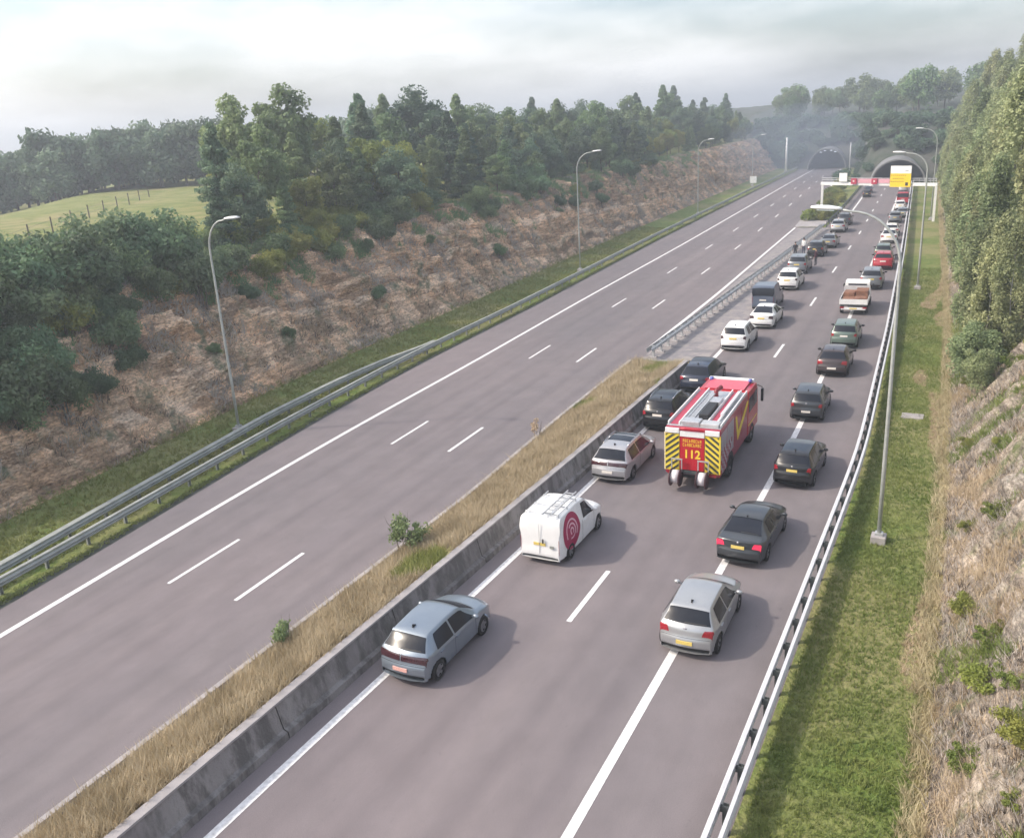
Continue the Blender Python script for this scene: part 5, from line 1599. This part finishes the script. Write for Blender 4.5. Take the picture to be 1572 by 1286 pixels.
# ------------------------------------------------------------------ street lamps
def lamp_pole(x, y, side, dx, hp, hz, label, hs=1.0, base=True, z0=0.05, dy=0.0, r=.075):
    o = thing('street_lamp', label, 'street lamp', (x, y, z0), 0, 'street lamps along the motorway')
    pts = [(0, 0, 0)] + [(0, 0, hp * t) for t in (.3, .6, .85)]
    mb = MB()
    for i in range(11):
        a = math.pi / 2 * i / 10
        pts.append((side * dx * (1 - math.cos(a)) * .85, dy * i / 10, hp + (hz - hp) * math.sin(a)))
    pts.append((side * dx, dy, hz + .06))
    rad = [r, r * .95, r * .85, r * .75] + [r * .68 - r * .22 * i / 11 for i in range(12)]
    mb.tube(pts, rad, 8).build('pole', M['pole'], o, True)
    hd_ = MB()
    n = 9
    hv = []
    secs = [(-.42, .05, .05), (-.30, .12, .07), (0, .17, .10), (.35, .16, .09), (.55, .09, .05)]
    for sx, wy, hz_ in secs:
        for k in range(10):
            a = 2 * math.pi * k / 10
            zz = math.sin(a) * hz_
            hv.append((side * (dx + .38 + sx) , dy + math.cos(a) * wy, hz + .08 + (zz if zz > 0 else zz * .45) + (sx + .4) * .06))
    hf = []
    for i in range(len(secs) - 1):
        for k in range(10):
            hf.append((i * 10 + k, i * 10 + (k + 1) % 10, (i + 1) * 10 + (k + 1) % 10, (i + 1) * 10 + k))
    hf += [tuple(range(10))[::-1], tuple(range((len(secs) - 1) * 10, len(secs) * 10))]
    h = mk('lamp_head', hv, hf, M['lamp_white'], o, True)
    mk('lamp_glass', [(side * (dx + .2), dy - .10, hz + .03), (side * (dx + .75), dy - .09, hz + .05), (side * (dx + .75), dy + .09, hz + .05), (side * (dx + .2), dy + .10, hz + .03)], [(0, 1, 2, 3)], M['headlight'], h)
    if base:
        MB().box((0, 0, .10), (.50, .50, .30)).build('concrete_base', M['concrete_light'], o, bevel=.03)
        MB().box((0, 0, .30), (.26, .26, .10)).build('base_flange', M['galv'], o)
    return o
lamp_pole(-34.28, 32.6, 1, 1.35, 9.5, 11.05, 'tall curved street lamp at the near left, at the foot of the rocky cutting', z0=.12)
lamp_pole(-36.6, 84.2, 1, 1.75, 10.1, 11.7, 'curved street lamp in the middle of the row along the rocky cutting', z0=.12)
lamp_pole(-39.6, 137.4, 1, 1.5, 9.3, 10.9, 'curved street lamp far along the rocky cutting, third from the camera', z0=.12)
lamp_pole(-43.4, 190, 1, 1.6, 8.5, 9.9, 'hazy curved street lamp of the left row, nearest the left tunnel mouth', z0=.12)
lamp_pole(-2.27, 30.8, -1, 1.9, 9.7, 11.45, 'tall pale street lamp on the right verge whose white lamp head hangs over the lanes', z0=.05)
lamp_pole(-4.42, 79.5, -1, 1.7, 9.4, 10.8, 'second street lamp on the right verge, by the yellow sign', z0=.05, r=.09)
lamp_pole(-6.3, 128.6, -1, 1.7, 9.6, 11.3, 'thin distant street lamp on the right verge beyond the gantry', z0=.05)

slab = MB().box((0, 0, 0.03), (1.0, .75, .10)).box((0, .02, .09), (.6, .45, .03))
o = slab.build('manhole_slab', M['concrete_light'], None, bevel=.02); o.location = (-2.25, 45.4, .03)
tag(o, 'small concrete inspection slab in the grass of the right verge', 'slab')

# ------------------------------------------------------------------ sign gantry
ga, gb_ = Vector((-20.6, 133.0, 0)), Vector((-5.9, 127.0, 0))
gt = thing('sign_gantry', 'white steel gantry spanning the right carriageway before the tunnels', 'gantry', ga)
span = gb_ - ga
for p in (Vector((0, 0, 0)), span):
    MB().box((p.x, p.y, 2.35), (.30, .30, 4.7)).build('gantry_leg', M['white_paint'], gt)
ang = math.atan2(span.y, span.x)
def along(t, off=0.0, z=0):
    p = span * t
    n = Vector((math.sin(ang), -math.cos(ang), 0))
    return p + n * off + Vector((0, 0, z))
mb = MB()
c = along(.5, 0, 4.62); mb.box(c, (span.length + .4, .34, .40), ang)
mb.build('beam', M['white_paint'], gt)
mb = MB()
for z_ in (5.12, 5.36):
    c = along(.5, 0, z_); mb.tube([along(-.005, .12, z_), along(1.005, .12, z_)], .045, 6)
for i in range(23):
    mb.tube([along(i / 22, .12, 4.8), along(i / 22, .12, 5.38)], .03, 6)
mb.build('walkway_railing', M['galv'], gt)
def board(name, t, w, z0, z1, material, off=.32, parent=None, th=.10):
    c = along(t, off, (z0 + z1) / 2)
    return MB().box(c, (w, th, z1 - z0), ang).build(name, material, parent or gt)
def sign(name, label, t, w, z0, z1, material, off=.34):
    e = thing(name, label, 'sign', ga)
    board('panel', t, w, z0, z1, material, off, e)
    return e
sign('blank_panel', 'blank white square panel on the left part of the gantry', .205, 1.15, 4.92, 6.05, M['white_paint'])
redm = mat('red_signal_face', (0.42, 0.03, 0.07), 0.5, var=.1)
pinkm = mat('faded_red_stripe', (0.66, 0.34, 0.40), 0.5, var=.1)
bandm = MB().box(along(.46, .22, 5.02), (5.0, .05, .55), ang).build('striped_band', pinkm, gt)
for t, lb in ((.305, 'dark red lane signal left on the gantry, next to the blank white panel'), (.49, 'dark red lane signal near the middle of the gantry')):
    e = sign('lane_signal', lb, t, .80, 4.62, 5.36, redm, .36)
    board('signal_symbol', t, .22, 4.90, 5.10, M['plate_white'], .425, e, .02)
yel = mat('sign_yellow', (0.85, 0.58, 0.015), 0.5, var=.03)
e = thing('traffic_sign', 'large yellow direction sign with a white top band on the right part of the gantry', 'sign', ga)
board('yellow_panel', .715, 2.75, 4.30, 6.00, yel, .40, e)
board('white_band', .715, 2.75, 6.0, 6.95, M['white_paint'], .40, e)
lt = mat('sign_lettering', (0.30, 0.20, 0.02), 0.6)
mb = MB()
for z_, n_, t0 in ((5.76, 8, .64), (5.36, 6, .655), (4.98, 7, .64)):
    for i in range(n_):
        c = along(t0 + i * .0165, .458, z_); mb.box(c, (.14, .012, .13), ang)
mb.build('lettering', lt, e)
c = along(.77, .46, 4.68); MB().box(c, (.36, .015, .42), ang).build('black_symbol', M['black'], e)
c = along(.765, .46, 6.35); MB().box(c, (.40, .015, .16), ang).build('grey_symbol', M['galv'], e)

# small white sign at the left verge and a white mast before the tunnel
sg_ = thing('road_sign', 'small white sign beside the guard rail near the far end of the left carriageway', 'sign', (-41.8, 184, .2))
MB().tube([(0, 0, 0), (0, 0, 1.9)], .06, 6).build('post', M['galv'], sg_)
MB().box((0, -.07, 1.6), (1.3, .05, 1.3)).build('panel', M['white_paint'], sg_)
ms = thing('mast', 'tall white mast standing left of the left tunnel mouth', 'mast', (-44.6, 231, 0))
MB().tube([(0, 0, 0), (0, 0, 8.2)], [.26, .2], 10).build('pole', M['white_paint'], ms, True)
MB().box((0, 0, .2), (.9, .9, .4)).build('concrete_base', M['concrete_light'], ms)
ms2 = thing('mast', 'pale mast between the two tunnel mouths, above the blank gantry panel', 'mast', (-29.2, 226, 0))
MB().tube([(0, 0, 0), (0, 0, 6.6)], [.16, .12], 8).build('pole', M['galv_white'], ms2, True)
MB().box((0, 0, .2), (.7, .7, .4)).build('concrete_base', M['concrete_light'], ms2)

# ------------------------------------------------------------------ tunnel mouths
portal = mat('portal_concrete', (0.20, 0.20, 0.205), 0.85, var=.12, scale=.6)
tdark = mat('tunnel_darkness', (0.02, 0.022, 0.028), 0.9)
def tunnel(name, label, cx, y0, a, b, depth, lit=False):
    o = thing(name, label, 'tunnel', (cx, y0, 0))
    n = 28
    v, f = [], []
    for d in (0, depth):
        sh_ = -.10 * d
        for rr in (0, .26):
            for i in range(n + 1):
                th = math.pi * i / n
                v.append((sh_ + (a + rr) * math.cos(th), d, (b + rr) * math.sin(th) - .2))
    k = n + 1
    for i in range(n):
        f += [(i, i + 1, k + i + 1, k + i), (2 * k + i + 1, 2 * k + i, 3 * k + i, 3 * k + i + 1), (k + i, k + i + 1, 3 * k + i + 1, 3 * k + i), (i + 1, i, 2 * k + i, 2 * k + i + 1)]
    mk('arch_ring', v, f, portal, o)
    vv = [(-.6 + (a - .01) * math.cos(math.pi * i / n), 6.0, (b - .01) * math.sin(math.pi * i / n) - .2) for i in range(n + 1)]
    mk('darkness_sheet', vv, [tuple(range(n + 1))], tdark, o)  # near-black sheet across the bore: the tunnel's inner shade painted as colour
    if lit:
        em, nt, bb = principled('tunnel_lamp')
        bb.inputs['Base Color'].default_value = (.8, .8, .85, 1)
        bb.inputs['Emission Color'].default_value = (.9, .93, 1, 1)
        bb.inputs['Emission Strength'].default_value = .8
        for th in (1.15, 1.4, 1.75, 2.0):
            MB().box(((a - .3) * math.cos(th), 1.5, (b - .3) * math.sin(th) - .2), (.5, .3, .14)).build('tunnel_light', em, o)
    return o
tunnel('tunnel_portal', 'left tunnel mouth with a pale arch, veiled in blue haze beyond the empty carriageway', -36.2, 238, 4.4, 5.0, 34, True)
tunnel('tunnel_portal', 'right tunnel mouth with a pale arch behind the yellow sign', -15.4, 187, 4.7, 4.6, 34)

# ------------------------------------------------------------------ wooden fence along the field (tiny posts)
fn = thing('field_fence', 'thin post-and-wire fence along the edge of the pale field at upper left', 'fence', (-80, 50, 8))
fp = [(-60 - i * 4.0, 36 + i * 5.0) for i in range(11)]
p0 = MB().tube([(0, 0, -.2), (0, 0, 1.3)], .06, 6).build('post', M['bark'], fn)
wv = []
for i, (x, y) in enumerate(fp):
    o = p0 if i == 0 else p0.copy()
    if i: COL.objects.link(o); o.parent = fn
    zz = float(z_left(x, y))
    o.location = (x + 80, y - 50, zz - 8)
    wv.append((x + 80, y - 50, zz - 8))
mb = MB()
for h_ in (.5, 1.0):
    mb.tube([(a, b, c_ + h_) for a, b, c_ in wv], .012, 4)
mb.build('wire', M['steel_dark'], fn)

# ------------------------------------------------------------------ people standing by the stopped cars
def person(x, y, rz, label, top, bottom, s=.95):
    root = thing('person', label, 'person', (x, y, 0.008), rz, None, s)
    J = dict(pel=(0, 0, .95), spi=(0, .01, 1.18), che=(0, 0, 1.40), nec=(0, -.01, 1.50), hed=(0, .02, 1.66), top=(0, .01, 1.76))
    V, E, Rr = [], [], []
    def add(p, r, par=None):
        V.append(p); Rr.append(r)
        if par is not None: E.append((par, len(V) - 1))
        return len(V) - 1
    pel = add(J['pel'], (.15, .11))
    spi = add(J['spi'], (.14, .10), pel); che = add(J['che'], (.17, .11), spi); nec = add(J['nec'], (.055, .055), che)
    hed = add(J['hed'], (.085, .10), nec); add(J['top'], (.07, .085), hed)
    for sg in (-1, 1):
        hip = add((sg * .09, 0, .88), (.085, .09), pel); kn = add((sg * .11, .02, .48), (.058, .06), hip)
        an = add((sg * .12, -.02, .09), (.04, .045), kn); add((sg * .13, .14, .04), (.038, .03), an)
        shd = add((sg * .19, 0, 1.42), (.06, .06), che); el = add((sg * .25, -.03, 1.14), (.042, .042), shd)
        wr = add((sg * .26, .05, .90), (.028, .03), el); pa = add((sg * .26, .07, .83), (.022, .036), wr)
        for i, (dy, ln) in enumerate(((-.03, .07), (-.01, .085), (.01, .08), (.03, .065))):
            k1 = add((sg * .262, .07 + dy, .79), (.009, .009), pa); add((sg * .25, .08 + dy, .79 - ln), (.007, .007), k1)
        add((sg * .245, .115, .81), (.009, .009), wr)
    me = bpy.data.meshes.new('body'); me.from_pydata(V, E, [])
    o = bpy.data.objects.new('body', me); COL.objects.link(o)
    md = o.modifiers.new('skin', 'SKIN')
    for i, r in enumerate(Rr): me.skin_vertices[0].data[i].radius = r
    me.skin_vertices[0].data[0].use_root = True
    o.modifiers.new('sub', 'SUBSURF').levels = 1
    dg = bpy.context.evaluated_depsgraph_get()
    m2 = bpy.data.meshes.new_from_object(o.evaluated_get(dg))
    bpy.data.objects.remove(o)
    m2.materials.clear()
    for mm in (M['skin'], top, bottom, M['black']): m2.materials.append(mm)
    for p in m2.polygons:
        c_ = p.center
        p.material_index = 3 if c_.z < .07 else 2 if (c_.z < .93 and abs(c_.x) < .235) else 1 if (c_.z < 1.49 and c_.z > .93) else 0
        p.use_smooth = True
    b = bpy.data.objects.new('body', m2); COL.objects.link(b); b.parent = root
    MB().ellipsoid((0, -.02, 1.735), (.098, .115, .085), 12, 8).build('hair', mat('dark_hair', (.03, .022, .018), .8), root, True)
    fc = MB().ellipsoid((-.035, .118, 1.69), (.013, .01, .009), 6, 4).ellipsoid((.035, .118, 1.69), (.013, .01, .009), 6, 4).box((0, .122, 1.60), (.05, .01, .01))
    fc.build('face_features', M['dark_gap'], root)
    MB().ellipsoid((0, .132, 1.655), (.014, .02, .024), 6, 4).build('nose', M['skin'], root, True)
    return root
M['skin'] = mat('skin', (.48, .30, .22), .55, var=.06)
dk = mat('dark_cloth', (.03, .03, .04), .9); nv = mat('navy_cloth', (.03, .035, .07), .9); wh = mat('white_cloth', (.74, .74, .75), .9); rd = mat('maroon_cloth', (.10, .03, .05), .9)
person(-17.15, 95.3, .3, 'person in dark clothes standing beside the steel median barrier', dk, dk, .95)
person(-16.85, 98.4, -.4, 'person in a white shirt and dark trousers standing left of a stopped dark car', wh, nv, .95)
person(-14.35, 90.8, 1.2, 'person in dark maroon clothes standing in the free lane behind a stopped dark car', rd, dk, .95)

# ------------------------------------------------------------------ air: haze and the smoke near the left tunnel
def volume_mat(name, col, dens, aniso=0.2):
    mt = bpy.data.materials.new(name); mt.use_nodes = True
    nt = mt.node_tree
    nt.nodes.remove(nt.nodes['Principled BSDF'])
    pv = nt.nodes.new('ShaderNodeVolumePrincipled')
    pv.inputs['Color'].default_value = tuple(col) + (1,)
    pv.inputs['Density'].default_value = dens
    pv.inputs['Anisotropy'].default_value = aniso
    nt.links.new(pv.outputs[0], nt.nodes['Material Output'].inputs['Volume'])
    return mt
hz = MB().box((0, 1000, 21), (3100, 2800, 52)).build('haze', volume_mat('haze_air', (.84, .90, .98), 0.0015, 0.3))
hz['kind'] = 'stuff'
smk = MB().ellipsoid((-39, 214, 4), (15, 42, 12), 24, 16).build('smoke', volume_mat('thin_blue_smoke', (.62, .72, .92), 0.0065, 0.2), None, True)
smk['kind'] = 'stuff'
